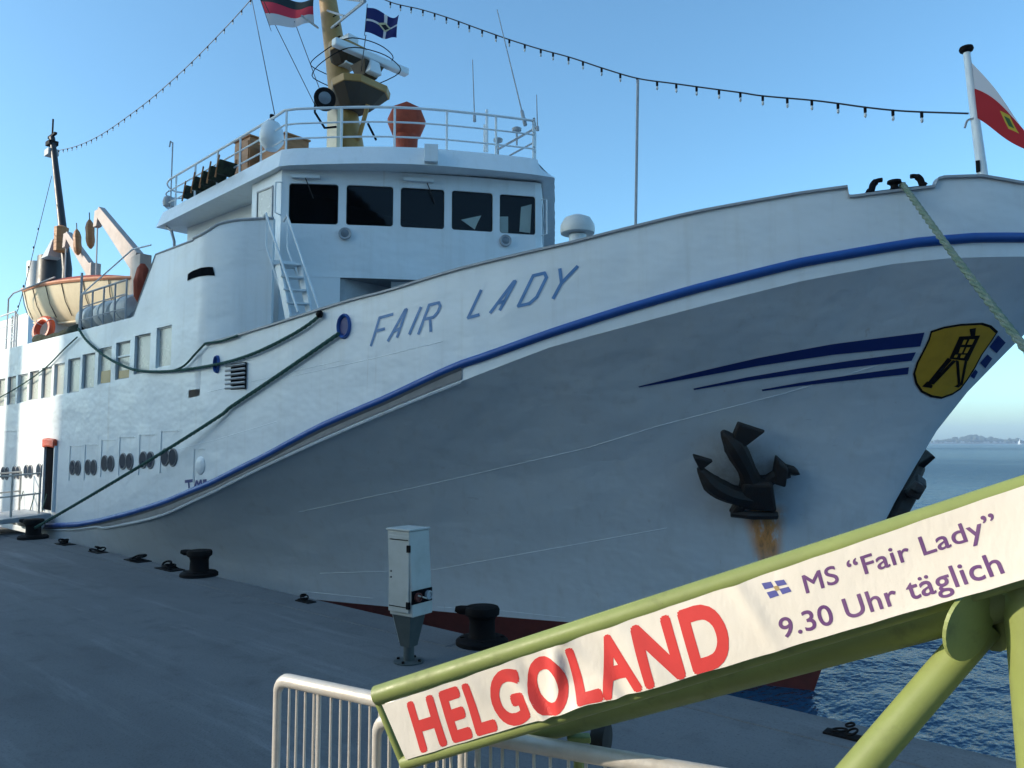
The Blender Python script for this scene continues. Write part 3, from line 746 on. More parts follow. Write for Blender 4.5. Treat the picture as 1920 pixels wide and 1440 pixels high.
# fairleads with blue rims
def fairlead(px, py, rx_, rz_):
    h_ = shell(px, py); c = h_[0]; d, s_, t_ = frame(h_[1])
    G = []
    for i in range(29):
        a = 2 * math.pi * i / 28; e = s_ * math.cos(a) * rx_ + t_ * math.sin(a) * rz_
        G.append([c + e * k1 + d * k2 for k1, k2 in ((1.12, -.01), (1.1, .03), (1.0, .055), (.86, .04), (.78, -.0))])
    o = MB().grid(G).build("fairlead", M['blue'], ferry, smooth=True, angle=70)
    MB().add([c + (s_ * math.cos(2 * math.pi * i / 28) * rx_ + t_ * math.sin(2 * math.pi * i / 28) * rz_) * .82 + d * .006 for i in range(28)], [tuple(range(28))]).build("fairlead_opening", M['blue_dark'], o)
    return c, d
FL1 = fairlead(646, 612, .125, .185); FL2 = fairlead(408, 683, .075, .15)
# faint blue draught letters above the strake
ml = []
for (x0, y0), (x1, y1) in (((347, 903), (362, 901)), ((354, 902), (355, 915)), ((366, 913), (369, 901)), ((369, 901), (373, 910)), ((373, 910), (377, 900)), ((377, 900), (379, 909)), ((381, 902), (388, 901)), ((382, 902), (384, 908))):
    p0, p1 = V(sxz(x0, y0)), V(sxz(x1, y1)); dd = (p1 - p0); dd /= np.linalg.norm(dd); nn = V((-dd[1], dd[0])) * .028
    ml.append((p0 - nn, p1 - nn, p1 + nn, p0 + nn))
o = decal(ml, M['blue_dark'], "draught_letters"); o["kind"] = "stuff"

# boarding door aft: dark opening in a proud white frame, red canvas rolled over it
dx0, dx1 = onY(86, 900, YW)[0], onY(104, 900, YW)[0]; dz1 = onY(97, 838, YW)[2]; dz0 = .5
dr = MB().box(((dx0 + dx1) / 2, YW - .006, (dz0 + dz1) / 2), (dx1 - dx0, .02, dz1 - dz0)).build("boarding_door", M['dark'], ferry)
MB().box((dx1 + .03, YW - .03, (dz0 + dz1) / 2), (.05, .08, dz1 - dz0 + .06)).build("door_frame", M['white'], dr)
MB().box((dx0 - .03, YW - .03, (dz0 + dz1) / 2), (.05, .08, dz1 - dz0 + .06)).build("door_frame", M['white'], dr)
cv = MB(); rr = random.Random(5)
for k in range(5): cv.tube([(dx0 - .02, YW - .07, dz1 + .03 + .035 * k), ((dx0 + dx1) / 2, YW - .10, dz1 + .05 + .03 * k + rr.uniform(-.02, .02)), (dx1 + .03, YW - .06, dz1 + .03 + .03 * k)], .05, 8)
cv.build("rolled_canvas", M['buoy'], dr, smooth=True)

# ------------------------------------------------------------------ forward house: rounded wing panel and bridge
wp = [onY(378, 440, YW)[:2]]
ZS = 6.43                             # sill height of the bridge windows
wtr = [(300, 476), (340, 458), (378, 440), (396, 429), (409, 420.5), (425, 416), (449, 412), (485, 410.3), (513, 409), (540, 408)]
wing_xy = catmull([(xw_f - .4, YW), (xw_f, YW), (-13.86, .565), (-13.56, .68), (-13.2, .88), (-12.87, 1.12), (-12.61, 1.31)], 8)[8:]
wing3 = []
for p in wing_xy:
    lo_, hi_ = 5.5, 7.0
    for _ in range(40):
        m = (lo_ + hi_) / 2; q_ = proj((p[0], p[1], m))
        if q_[1] > np.interp(q_[0], [w_[0] for w_ in wtr], [w_[1] for w_ in wtr]): lo_ = m
        else: hi_ = m
    wing3.append(V((p[0], p[1], lo_)))
wpn = MB()
wpn.grid([[(p[0], p[1], 3.2) for p in wing_xy], [(p[0], p[1], q3[2]) for p, q3 in zip(wing_xy, wing3)]])
e = wing_xy[-1]; inn = V((-.55, .75)) * .10; ze = wing3[-1][2]
wpn.add([(e[0], e[1], 3.2), (e[0] + inn[0], e[1] + inn[1], 3.2), (e[0] + inn[0], e[1] + inn[1], ze), (e[0], e[1], ze)], [(0, 1, 2, 3)])
wing = wpn.build("wing_panel", M['house'], ferry, smooth=True, fix=False)
MB().tube([(p[0], p[1], q3[2]) for p, q3 in zip(wing_xy, wing3)], .03, 6).build("wing_capping", M['grey'], wing, smooth=True)
MB().tube([(x, YW + .01, side_top(x)) for x in (xs_f, xw_a, (xw_a + xw_f) / 2, xw_f)], .028, 6).build("house_capping", M['grey'], house, smooth=True)
# dark curved scoop opening in the wing side
P_ = []
for pxy in ((353, 514), (362, 508), (378, 502), (392, 500.5), (400, 501)): P_.append(pxy)
Q_ = [(352, 527), (362, 522), (378, 518), (392, 516.5), (404, 517)]
def wingsurf(px, py):
    best = None
    d = ray(px, py)
    pts = [V((xw_f - 1.6, YW)), V((xw_f - .5, YW))] + wing_xy
    for a, b2 in zip(pts[:-1], pts[1:]):
        A = np.array([[d[0], -(b2 - a)[0]], [d[1], -(b2 - a)[1]]]); rhs = a - CAM[:2]
        try: t_, s_ = np.linalg.solve(A, rhs)
        except Exception: continue
        if -0.001 <= s_ <= 1.001 and t_ > 0:
            return CAM + d * t_
    return onY(px, py, YW)
MB().grid([[wingsurf(*p) + V((.003, -.012, 0)) for p in P_], [wingsurf(*p) + V((.003, -.012, 0)) for p in Q_]]).build("scoop_opening", M['dark'], wing)

sill = [onZ(x, y, ZS)[:2] for x, y in ((526, 418.5), (588, 420), (692, 423), (790, 427.5), (884, 432.5), (970, 438.5), (1012, 441))]
tip = V((sill[-1][0] + .05, YC))
half = [V(p) for p in sill] + [tip]
half = [p for p in half if p[1] <= YC + 1e-6]
full = half + [V((p[0], 2 * YC - p[1])) for p in half[-2::-1]]
fc = catmull(full, 10)
for p in fc:                          # the starboard half falls away a little faster
    if p[1] > YC - .2:
        while proj((p[0], p[1], ZS))[0] > 1016 + 4 * min(1, max(0, p[1] - YC)): p[0] -= .02
arc = [0.0]
for a, b_ in zip(fc[:-1], fc[1:]): arc.append(arc[-1] + np.linalg.norm(b_ - a))
ARC = arc[-1]
def fpt(s):
    s = min(max(s, 0), ARC); return V((np.interp(s, arc, [p[0] for p in fc]), np.interp(s, arc, [p[1] for p in fc])))
def ftan(s):
    t_ = fpt(s + .05) - fpt(s - .05); return t_ / np.linalg.norm(t_)
def fnorm(s): t_ = ftan(s); n_ = V((t_[1], -t_[0])); return n_ if n_[0] > 0 or n_[1] < 0 and n_[0] > -.2 else n_
def s_at(px):
    lo, hi = 0.0, ARC / 2
    for _ in range(40):
        m = (lo + hi) / 2; p = fpt(m)
        if proj((p[0], p[1], ZS + .3))[0] < px: lo = m
        else: hi = m
    return lo
wpx = [(541, 634), (649, 737), (751, 833), (847, 924), (937, 1004)]
ws = [(s_at(a), s_at(b_)) for a, b_ in wpx]
ws += [(ARC - b_, ARC - a) for a, b_ in ws[::-1]]
_p = fpt((ws[0][0] + ws[0][1]) / 2); ZH = zfor(_p[0], _p[1], 344.5)
ZR = 7.48; _p = fpt(s_at(700)); ZB = zfor(_p[0], _p[1], 522)
def face3(s, z, off=0.0):
    p = fpt(s); n_ = fnorm(s); return V((p[0] + n_[0] * off, p[1] + n_[1] * off, z))
wall = MB()
cuts = sorted(set([0, ARC] + [v for w_ in ws for v in w_] + list(np.linspace(0, ARC, 60))))
for a, b_ in zip(cuts[:-1], cuts[1:]):
    if b_ - a < 1e-5: continue
    mid = (a + b_) / 2; inw = any(w_[0] < mid < w_[1] for w_ in ws)
    for z0, z1 in ((ZB, ZS), (ZS, ZH), (ZH, ZR + .05)):
        if inw and z0 == ZS: continue
        wall.add([face3(a, z0), face3(b_, z0), face3(b_, z1), face3(a, z1)], [(0, 1, 2, 3)])
# side walls of the wheelhouse, aft wall
sx0 = fpt(0); XA = -18.2
for sgn in (1, -1):
    y_ = sx0[1] if sgn == 1 else 2 * YC - sx0[1]
    xm = sx0[0] - 1.25
    for za, zb_2 in (((4.2, ZR + .05),) if sgn == 1 else ((4.2, ZS), (ZH, ZR + .05))):
        wall.add([(sx0[0], y_, za), (xm, y_ + sgn * .1, za), (xm, y_ + sgn * .1, zb_2), (sx0[0], y_, zb_2)], [(0, 1, 2, 3)])
    wall.add([(xm, y_ + sgn * .1, 4.2), (xm, y_ + sgn * .75, 4.2), (xm, y_ + sgn * .75, ZR + .05), (xm, y_ + sgn * .1, ZR + .05)], [(0, 1, 2, 3)])
    wall.add([(xm, y_ + sgn * .75, 4.2), (XA, y_ + sgn * .75, 4.2), (XA, y_ + sgn * .75, ZR + .05), (xm, y_ + sgn * .75, ZR + .05)], [(0, 1, 2, 3)])
wall.add([(XA, sx0[1] + .75, 4.2), (XA, 2 * YC - sx0[1] - .75, 4.2), (XA, 2 * YC - sx0[1] - .75, ZR + .05), (XA, sx0[1] + .75, ZR + .05)], [(0, 1, 2, 3)])
wheel = wall.build("wheelhouse", M['house'], ferry, fix=False)
# dark lining, floor and a console inside the wheelhouse
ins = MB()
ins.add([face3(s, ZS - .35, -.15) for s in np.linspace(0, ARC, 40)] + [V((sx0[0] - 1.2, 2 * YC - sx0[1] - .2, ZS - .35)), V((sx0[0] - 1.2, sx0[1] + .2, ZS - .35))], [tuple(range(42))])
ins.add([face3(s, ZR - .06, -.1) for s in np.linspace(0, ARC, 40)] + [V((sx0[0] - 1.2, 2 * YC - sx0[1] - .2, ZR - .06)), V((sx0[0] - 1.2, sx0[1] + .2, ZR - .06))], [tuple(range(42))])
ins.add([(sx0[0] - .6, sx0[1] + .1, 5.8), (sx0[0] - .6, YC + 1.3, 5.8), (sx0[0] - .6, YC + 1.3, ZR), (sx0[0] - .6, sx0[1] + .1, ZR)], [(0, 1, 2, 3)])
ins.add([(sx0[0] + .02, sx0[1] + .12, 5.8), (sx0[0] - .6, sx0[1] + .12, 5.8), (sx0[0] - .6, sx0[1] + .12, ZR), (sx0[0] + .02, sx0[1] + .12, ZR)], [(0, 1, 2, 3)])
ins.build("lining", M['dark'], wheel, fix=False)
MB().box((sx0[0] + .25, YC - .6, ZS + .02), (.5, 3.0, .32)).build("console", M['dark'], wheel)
for i, (a, b_) in enumerate(ws):
    S_ = np.linspace(a, b_, 7); rc = .055
    MB().grid([[face3(s, z, -.045) for s in S_] for z in (ZS, ZH)]).build("window_pane", M['glass'], wheel, fix=False)
    # rubber-gasket frame with rounded corners
    L_ = b_ - a; loop = []
    for cx, cz, a0 in ((b_ - rc, ZH - rc, 0), (a + rc, ZH - rc, 90), (a + rc, ZS + rc, 180), (b_ - rc, ZS + rc, 270)):
        for k in range(5): an = R_(a0 + k * 22.5); loop.append((cx + rc * math.cos(an), cz + rc * math.sin(an)))
    big = []
    for (s_, z_) in loop: big.append((a if s_ < (a + b_) / 2 else b_, ZH if z_ > (ZS + ZH) / 2 else ZS))
    fr = MB(); n_ = len(loop)
    G = [[face3(bs, bz_, .003), face3(ls, lz, .004), face3(ls, lz, -.05)] for (ls, lz), (bs, bz_) in zip(loop, big)]; G.append(G[0])
    fr.grid(G).build("window_frame", M['house'], wheel, fix=False)
    gk = MB(); m2 = [(a + b_) / 2, (ZS + ZH) / 2]
    inner = [(m2[0] + (s_ - m2[0]) * .965, m2[1] + (z_ - m2[1]) * .96) for s_, z_ in loop]
    G = [[face3(ls, lz, -.03), face3(is_, iz, -.03)] for (ls, lz), (is_, iz) in zip(loop, inner)]; G.append(G[0])
    gk.grid(G).build("window_gasket", M['rubber'], wheel, fix=False)
# pale boards added in two windows, standing for sky seen through the bridge
for pa_, name_ in ((((979, 388), (999, 383), (996, 437), (976, 434)), "sky_patch_board"), (((939, 406), (955, 406), (955, 437), (938, 436)), "sky_patch_board"), (((866, 412), (904, 404), (897, 418), (892, 430)), "sky_patch_board")):
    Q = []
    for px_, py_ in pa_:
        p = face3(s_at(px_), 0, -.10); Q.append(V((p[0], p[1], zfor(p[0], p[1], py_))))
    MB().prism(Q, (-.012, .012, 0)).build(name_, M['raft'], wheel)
# wiper boxes and ledges over the windows, round lamps below them
for pxa, pxb, py in ((548, 600, 333), (755, 812, 339)):
    sa, sb = s_at(pxa), s_at(pxb); z_ = zfor(*fpt((sa + sb) / 2), py)
    MB().grid([[face3(s, z, o_) for s in np.linspace(sa, sb, 5)] for z, o_ in ((z_ - .03, .0), (z_ - .03, .09), (z_ + .03, .09), (z_ + .03, .0))]).build("wiper_rail", M['house'], wheel)
for px_ in (572, 800):
    s_ = s_at(px_); MB().tube([face3(s_, ZH + .10, .05), face3(s_ + .05, ZH - .02, .05), face3(s_ + .16, ZH - .30, .02)], .011, 5).build("wiper", M['rubber'], wheel)
for px_, py_ in ((648, 439), (947, 452)):
    s_ = s_at(px_); p = fpt(s_); z_ = zfor(p[0], p[1], py_); n_ = fnorm(s_)
    rl_ = MB().lathe((p[0], p[1], z_), [(.12, 0), (.125, .05), (.11, .07), (.095, .06)], 20, (n_[0], n_[1], 0)).build("round_lamp", M['grey'], wheel, smooth=True)
    MB().lathe((p[0], p[1], z_), [(.096, .03), (.096, .055), (.05, .068)], 20, (n_[0], n_[1], 0)).build("lamp_glass", M['lens'], rl_, smooth=True)
s_ = s_at(1015)
MB().tube([face3(s_, ZH - .05, .0), face3(s_, ZH - .07, .12), face3(s_, ZS + .02, .12), face3(s_, ZS, .0)], .015, 6).build("grab_rail", M['white'], wheel)
# side door window and grab rail by the port corner
MB().box((sx0[0] - .62, sx0[1] + .035, (ZS + ZH) / 2 + .05), (.5, .03, ZH - ZS - .05)).build("side_window", M['curtain'], wheel)
fr = MB()
for (dx_, dz_, w_, h2) in ((0, .36, .58, .03), (-.28, 0, .03, .75), (.28, 0, .03, .75)): fr.box((sx0[0] - .62 + dx_, sx0[1] + .03, (ZS + ZH) / 2 + .05 + dz_), (w_, .05, h2))
fr.build("side_window_frame", M['grey'], wheel)
MB().tube([(sx0[0] + .02, sx0[1] + .05, ZH + .02), (sx0[0] - .04, sx0[1] - .10, ZH), (sx0[0] - .04, sx0[1] - .10, ZS + .2), (sx0[0] + .0, sx0[1] + .05, ZS + .15)], .016, 6).build("grab_rail", M['white'], wheel)
# lower front: flush to port, set back under the bridge front further forward
lf = MB()
S_ = np.linspace(0, ARC, 50)
sp_cut = s_at(640)
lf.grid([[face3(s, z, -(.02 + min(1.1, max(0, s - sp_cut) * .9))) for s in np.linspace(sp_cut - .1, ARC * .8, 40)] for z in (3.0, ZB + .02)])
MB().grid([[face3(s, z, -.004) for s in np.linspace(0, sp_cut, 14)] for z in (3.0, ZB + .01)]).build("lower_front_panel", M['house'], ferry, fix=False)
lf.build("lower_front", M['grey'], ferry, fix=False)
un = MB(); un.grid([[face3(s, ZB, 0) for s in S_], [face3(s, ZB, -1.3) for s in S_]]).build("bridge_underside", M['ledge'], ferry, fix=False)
MB().grid([[face3(s, ZB - .30, -.25) for s in np.linspace(s_at(735), s_at(860), 8)], [face3(s, ZB - .0, -.25) for s in np.linspace(s_at(735), s_at(860), 8)]]).build("breakwater_plate", M['white'], ferry, fix=False)
# roof with sloping fascia
rb = [onZ(297, 440, ZR)[:2], onZ(400, 382, ZR)[:2], onZ(505, 323, ZR)[:2], onZ(522, 313.5, ZR)[:2], onZ(545, 311.5, ZR)[:2], onZ(680, 311, ZR)[:2], onZ(784, 315, ZR)[:2], onZ(888, 324, ZR)[:2], onZ(992, 335, ZR)[:2], onZ(1040, 342, ZR)[:2]]
rb = [V(p) for p in rb]; rb[0] = V((rb[0][0] + .5, min(rb[0][1], rb[3][1] + .35))); rb[1] = rb[0] * .5 + rb[3] * .5 + V((0, .0))
front = catmull(rb[4:] + [V((rb[-1][0] + .1, YC))], 6)
port_o = [rb[0], rb[1], rb[2], rb[3]] + front[:-1]
outl = port_o + [V((front[-1][0], YC))] + [V((p[0], 2 * YC - p[1])) for p in port_o[::-1]]
for p in outl:                        # the starboard edge of the roof falls away as the bridge front does
    if p[1] > YC - .6:
        while proj((p[0], p[1], ZR))[0] > 1041: p[0] -= .02
def inset(p, d_, i=None):
    q_ = p.copy(); q_[1] += d_ if p[1] < YC - .05 else (-d_ if p[1] > YC + .05 else 0)
    q_[0] -= d_ * (1.0 if p[0] > rb[3][0] - .5 else 0); return q_
def zr(p): return .10 * (1 - ((p[1] - YC) / 4.6) ** 2)
ZT = ZR + .42
lo = [V((p[0], p[1], ZR + zr(p))) for p in outl]; hi = [V((*inset(p, .16), ZT + zr(p))) for p in outl]
for p in hi:
    if p[1] > YC - 1.2:
        while proj(p)[0] > 1009: p[0] -= .02
roof = MB()
n_ = len(outl)
roof.add(lo + hi, [(i, (i + 1) % n_, n_ + (i + 1) % n_, n_ + i) for i in range(n_)])
roof.add(lo, [tuple(range(n_))[::-1]]); roof.add([p - V((0, 0, .03)) for p in hi], [tuple(range(n_))])
rf = roof.build("wheelhouse_roof", M['house'], ferry, smooth=True, angle=20)
pbox = onZ(806, 284, ZT)
MB().box((pbox[0] + .10, pbox[1] - .06, ZT - .13), (.34, .26, .34), np.array([[.75, -.66, 0], [.66, .75, 0], [0, 0, 1]])).build("fascia_bracket", M['house'], rf)
# brace under the aft end of the roof
a = V((rb[0][0] + .35, rb[0][1] + .1, ZR)); MB().tube([a, a + V((.28, 0, -.15)), a + V((.45, 0, -.45)), a + V((.48, 0, -.95))], .035, 8).build("roof_brace", M['grey'], rf, smooth=True)

# roof railing: posts and three rails round the monkey island
rin = [V((*inset(p, .30), ZT + zr(p) - .02)) for p in outl]
for p in rin:
    if p[1] > YC - 1.2:
        while proj(p)[0] > 1004: p[0] -= .02
rarc = [0.0]
for a, b_ in zip(rin[:-1], rin[1:]): rarc.append(rarc[-1] + np.linalg.norm(b_ - a))
def rpt(s): return V([np.interp(s, rarc, [p[k] for p in rin]) for k in range(3)])
_c = rpt(rarc[3]); RH = zfor(_c[0], _c[1], 207) - _c[2]
railing = MB().tube([p + V((0, 0, RH)) for p in rin], .027, 8).build("roof_railing", M['white'], ferry, smooth=True)
for k in (1, 2): MB().tube([p + V((0, 0, RH * k / 3)) for p in rin], .018, 6).build("rail", M['white'], railing, smooth=True)
def rs_at(px):
    lo, hi = 0.0, rarc[len(port_o)]
    for _ in range(40):
        m = (lo + hi) / 2; p = rpt(m)
        if proj(p + V((0, 0, RH * .6)))[0] < px: lo = m
        else: hi = m
    return lo
post_s = [rs_at(x) for x in (330, 366, 408, 450, 490, 537, 640, 740, 838, 930, 1000)]
tot = rarc[-1]
for s_ in post_s + [tot - v for v in post_s]:
    p = rpt(s_); MB().tube([p, p + V((0, 0, RH))], .025, 6).build("post", M['white'], railing)
p0 = rin[0]                          # curled rail ends aft
MB().tube(catmull([p0 + V((0, 0, RH)), p0 + V((-.35, .1, RH - .03)), p0 + V((-.5, .35, RH - .1)), p0 + V((-.25, .6, RH - .14)), p0 + V((.1, .6, RH - .2)), p0 + V((.25, .55, .05))], 5), .022, 6).build("rail_end", M['white'], railing, smooth=True)
for dz_ in (.62, .3, 0.02):
    MB().tube(catmull([p0 + V((0, 0, dz_)), p0 + V((-.4, .1, dz_)), p0 + V((-.5, .4, dz_)), p0 + V((-.1, .6, dz_))], 5), .016, 6).build("rail_end", M['grey'], railing, smooth=True)
hb = p0 + V((-.12, .05, .35))
MB().lathe(hb, [(.06, -.12), (.13, -.1), (.15, 0), (.12, .12), (.05, .16)], 12).build("deck_lamp", M['grey'], railing, smooth=True)
pl = MB(); pl.tube([p0 + V((.05, .02, 0)), p0 + V((.05, .02, RH + .95))], .018, 6); pl.tube([p0 + V((.05, .02, RH + .93)), p0 + V((-.03, 0, RH + 1.0)), p0 + V((-.08, 0, RH + .86))], .02, 6)
pl.build("lamp_pole", M['grey'], railing)

# ------------------------------------------------------------------ fore mast with platforms, radars, searchlight
def my(px, py, dy=0.0): return onY(px, py, YC + dy)
mb_, mt_ = my(658, 300), my(606, -60)
mast = MB().tube([mb_ * (1 - t) + mt_ * t for t in (0, .2, .5, .8, 1)], [.40, .37, .30, .25, .22], 18).build("fore_mast", M['mast'], ferry, smooth=True)
sc = np.linalg.norm(my(700, 200) - CAM) / FPX          # metres per pixel at the mast
# lower platform: a wide shallow tub carried forward of the mast
def tub(cx, cy, z_lo, z_mid, z_hi, pts_lo, pts_hi, name):
    return None
def mastX(py): t_ = np.interp(py, [-60, 300], [606, 658]); return my(t_, py)
def platform(py_top, py_mid, py_bot, fwd, wid, name, rim=True):
    top = mastX(py_top); mid = mastX(py_mid); bot = mastX(py_bot)
    def ring(c, x0, x1, w_, z): return [V((c[0] + x0, YC - w_ * .6, z)), V((c[0] + x0 * .6 + x1 * .4, YC - w_, z)), V((c[0] + x1 * .8, YC - w_, z)), V((c[0] + x1, YC - w_ * .55, z)), V((c[0] + x1, YC + w_ * .55, z)), V((c[0] + x1 * .8, YC + w_, z)), V((c[0] + x0 * .6 + x1 * .4, YC + w_, z)), V((c[0] + x0, YC + w_ * .6, z))]
    o = MB().hexa(ring(mid, .1, fwd * .96, wid * .96, mid[2]), ring(top, .1, fwd, wid, top[2])).build(name, M['mast'], mast, bevel=.015)
    MB().hexa(ring(bot, -.1, fwd * .62, wid * .42, bot[2]), ring(mid, .1, fwd * .93, wid * .93, mid[2] - .004)).build("platform_underside", M['mast_dark'], mast)  # shade below the platform is painted in by the darker brown
    return o
platform(180, 191, 216, 1.4, .78, "mast_platform")
platform(104, 118, 134, .95, .55, "upper_bracket")
pb = mastX(165)
MB().hexa([pb + V(p) for p in ((.95, -.2, -.1), (1.3, -.2, -.1), (1.3, .2, -.1), (.95, .2, -.1))], [pb + V(p) for p in ((.85, -.32, .22), (1.45, -.32, .22), (1.45, .32, .22), (.85, .32, .22))]).build("radar_pedestal", M['mast_dark'], mast)
def radar(px, py, ang, L_, name):
    c = my(px, py); d_ = V((math.cos(ang), math.sin(ang), 0)); s2 = V((-d_[1], d_[0], 0))
    o = MB().hexa([c + V(p) for p in ((-.2, -.2, -.42), (.2, -.2, -.42), (.2, .2, -.42), (-.2, .2, -.42))], [c + V(p) for p in ((-.15, -.15, -.08), (.15, -.15, -.08), (.15, .15, -.08), (-.15, .15, -.08))]).build(name, M['white'], mast, bevel=.03)
    MB().box(c + V((0, 0, .05)), (L_, .22, .2), np.array([d_, s2, (0, 0, 1)])).build("scanner", M['white'], o, bevel=.04)
radar(652, 98, R_(80), .8, "radar")
radar(697, 112, R_(86), 2.3, "radar")
bx2 = my(654, 78); MB().box(bx2, (.42, .34, .22)).build("mast_lamp_box", M['white'], mast, bevel=.02)
MB().box(bx2 + V((0, 0, -.2)), (.26, .22, .2)).build("lamp_bracket", M['dark'], mast)
MB().tube([my(622, 68), my(650, 76)], .035, 6).build("lamp_arm", M['dark'], mast)
# guard hoops
for py_, ff, ww in ((126, 1.75, .75), (148, 1.9, .85)):
    c = mastX(py_); pts = [c + V((-.55, -.2, 0)), c + V((-.4, -.6, 0)), c + V((.4, -ww, 0)), c + V((ff * .8, -ww, 0)), c + V((ff, -.3, 0)), c + V((ff, .3, 0)), c + V((ff * .8, ww, 0)), c + V((.3, ww, 0)), c + V((-.4, .6, 0)), c + V((-.55, .2, 0))]
    MB().tube(catmull(pts + [pts[0]], 4), .013, 6).build("guard_hoop", M['dark'], mast, smooth=True)
# yard struts and rungs
MB().tube([my(622, 52, -.3), my(684, 2, -2.2)], .035, 6).build("yard_strut", M['grey'], mast)
MB().tube([my(614, 20, -.2), my(645, 30, -1.0)], .03, 6).build("yard_strut", M['grey'], mast)
MB().tube([my(596, 52, -.3), my(566, 30, -1.6)], .03, 6).build("yard_strut", M['grey'], mast)
MB().tube([my(684, 2, -2.2), my(470, -28, 2.2)], .04, 6).build("yard", M['grey'], mast)
for py_ in range(40, 100, 20):
    c = mastX(py_); MB().tube([c + V((.2, -.1, 0)), c + V((.42, -.1, 0))], .018, 5).build("rung", M['dark'], mast)
# diagonal stay tube under the platform
MB().tube([my(672, 262), my(690, 196)], .06, 8).build("platform_strut", M['mast'], mast)
MB().tube([my(705, 262), my(690, 232)], .03, 6).build("platform_strut", M['dark'], mast)
# pale box on the mast's port side
bxp = my(628, 245, -.55); MB().box(bxp, (.45, .2, 1.1)).build("cable_box", M['cream'], mast, bevel=.02)
# searchlight
c = my(609, 187, -1.0); d_ = CAM - c; d_[2] *= .3; d_ = d_ / np.linalg.norm(d_)
slt = MB().lathe(c - d_ * .28, [(.10, 0), (.2, .06), (.27, .2), (.275, .42), (.25, .44)], 22, d_).build("searchlight", M['black'], mast, smooth=True)
MB().lathe(c - d_ * .28, [(.24, .40), (.24, .425), (.1, .45)], 22, d_).build("lamp_glass", M['lens'], slt, smooth=True)
MB().tube([c + V((-.25, -.12, .0)), c + V((-.25, -.12, -.3)), c + V((.02, .0, -.75)), c + V((.3, .15, -.75))], .03, 6).build("searchlight_yoke", M['dark'], mast)
# orange canvas cover on a searchlight forward
pc = onZ(762, 268, ZT + .02) ; dep = 2.1
dirv = V((pc[0] - CAM[0], pc[1] - CAM[1], 0)); dirv /= np.linalg.norm(dirv)
pc = pc + dirv * 2.4
pc[2] = ZT
zc_ = zfor(pc[0], pc[1], 229); mpp = np.linalg.norm(pc - CAM) / FPX
oc = MB(); dd = -dirv
oc.lathe(V((pc[0], pc[1], zc_)) - dd * .30, [(.16, -.06), (34 * mpp * .9, .02), (34 * mpp, .16), (34 * mpp, .42), (34 * mpp * .86, .56), (.2, .62)], 8, dd)
oc_o = oc.build("covered_searchlight", M['orange'], ferry, smooth=True, angle=50)
MB().lathe((pc[0], pc[1], ZT), [(.30, 0), (.31, .1), (.23, .3), (.26, zc_ - ZT - 34 * mpp * .7)], 14).build("pedestal_cover", M['orange'], oc_o, smooth=True)
# aerials, sidelight posts and small fittings along the railing
def whip(px0, py0, px1, py1, Y, name="whip_aerial", r=.012):
    a = onY(px0, py0, Y); b_ = onY(px1, py1, Y); o = MB().tube([a, a + (b_ - a) * .12, a + (b_ - a) * .13, b_], [r * 3, r * 2.6, r * 1.1, r * .7], 6).build(name, M['grey'], ferry)
whip(890, 228, 886, 112, 4.6); whip(1008, 245, 1006, 178, 5.5); whip(985, 235, 932, 18, 5.4, r=.014)
def stub(px, py0, py1, Y, r=.03): a = onY(px, py0, Y); b_ = onY(px, py1, Y); MB().tube([a, b_], r, 6).build("aerial_post", M['white'], ferry)
stub(913, 285, 206, 5.0); stub(909, 285, 234, 5.05)
for px_, py_ in ((969, 243), (934, 263)):
    c = onY(px_, py_, 5.9); MB().lathe(c, [(.02, -.35), (.025, -.06), (.10, -.03), (.11, .02), (.06, .05)], 12).build("gps_aerial", M['grey'], ferry, smooth=True)
MB().tube([onY(930, 282, 5.7), onY(1008, 238, 5.7)], .025, 6).build("aerial_brace", M['grey'], ferry)
MB().tube([onY(955, 292, 5.8), onY(1003, 266, 5.8)], .02, 6).build("aerial_brace", M['grey'], ferry)
# white dome, wooden lockers and stacked rafts on the roof
c = onZ(509, 268, ZT); dv = V((c[0], c[1] - CAM[1], 0)); dv /= np.linalg.norm(dv); c = c + dv * 1.1; c[2] = ZT
z0_ = zfor(c[0], c[1], 258)
dome = MB().lathe((c[0], c[1], z0_ - .1), [(.12, -.16), (.2, -.06), (.24, 0), (.245, .12), (.22, .28), (.15, .40), (.05, .46)], 20).build("satellite_dome", M['white'], ferry, smooth=True)
MB().tube([(c[0], c[1], z0_ + .3), (c[0], c[1], z0_ + .48)], .05, 8).build("dome_cap", M['dark'], dome)
def deckthing(px0, px1, py0, py1, push, name, label, cat, mat, depth=.7, group=None, doors=True):
    a = onZ((px0 + px1) / 2, py1, ZT); dv = V((a[0], a[1] - CAM[1], 0)); dv /= np.linalg.norm(dv); a = a + dv * push; a[2] = ZT
    zb = ZT + .06; zt_ = zfor(a[0], a[1], py0); w_ = (px1 - px0) * np.linalg.norm(a - CAM) / FPX / .86
    t_ = thing(name, label, cat, tuple(a), group)
    o = MB().box((a[0], a[1] + depth / 2, (zb + zt_) / 2), (w_, depth, zt_ - zb)).build("carcass", mat, t_, bevel=.015)
    if doors:
        for k in (-1, 1): MB().box((a[0] + k * w_ * .24, a[1] - .012, (zb + zt_) / 2), (w_ * .42, .02, (zt_ - zb) * .86)).build("door", mat, t_, bevel=.006)
    MB().box((a[0], a[1] + depth / 2, zt_ + .02), (w_ + .06, depth + .06, .04)).build("lid", mat, t_, bevel=.01)
    for k in (-1, 1): MB().box((a[0] + k * w_ * .4, a[1] + depth / 2, ZT + .03), (.08, depth * .9, .06)).build("foot", mat, t_)
    return t_
deckthing(431, 474, 262, 334, 1.1, "deck_locker", "tall brown wooden locker behind the roof railing", "locker", M['wood'], .6)
deckthing(476, 545, 262, 300, 1.6, "deck_locker", "low brown wooden chest under the white satellite dome", "locker", M['wood'], .6, doors=False)
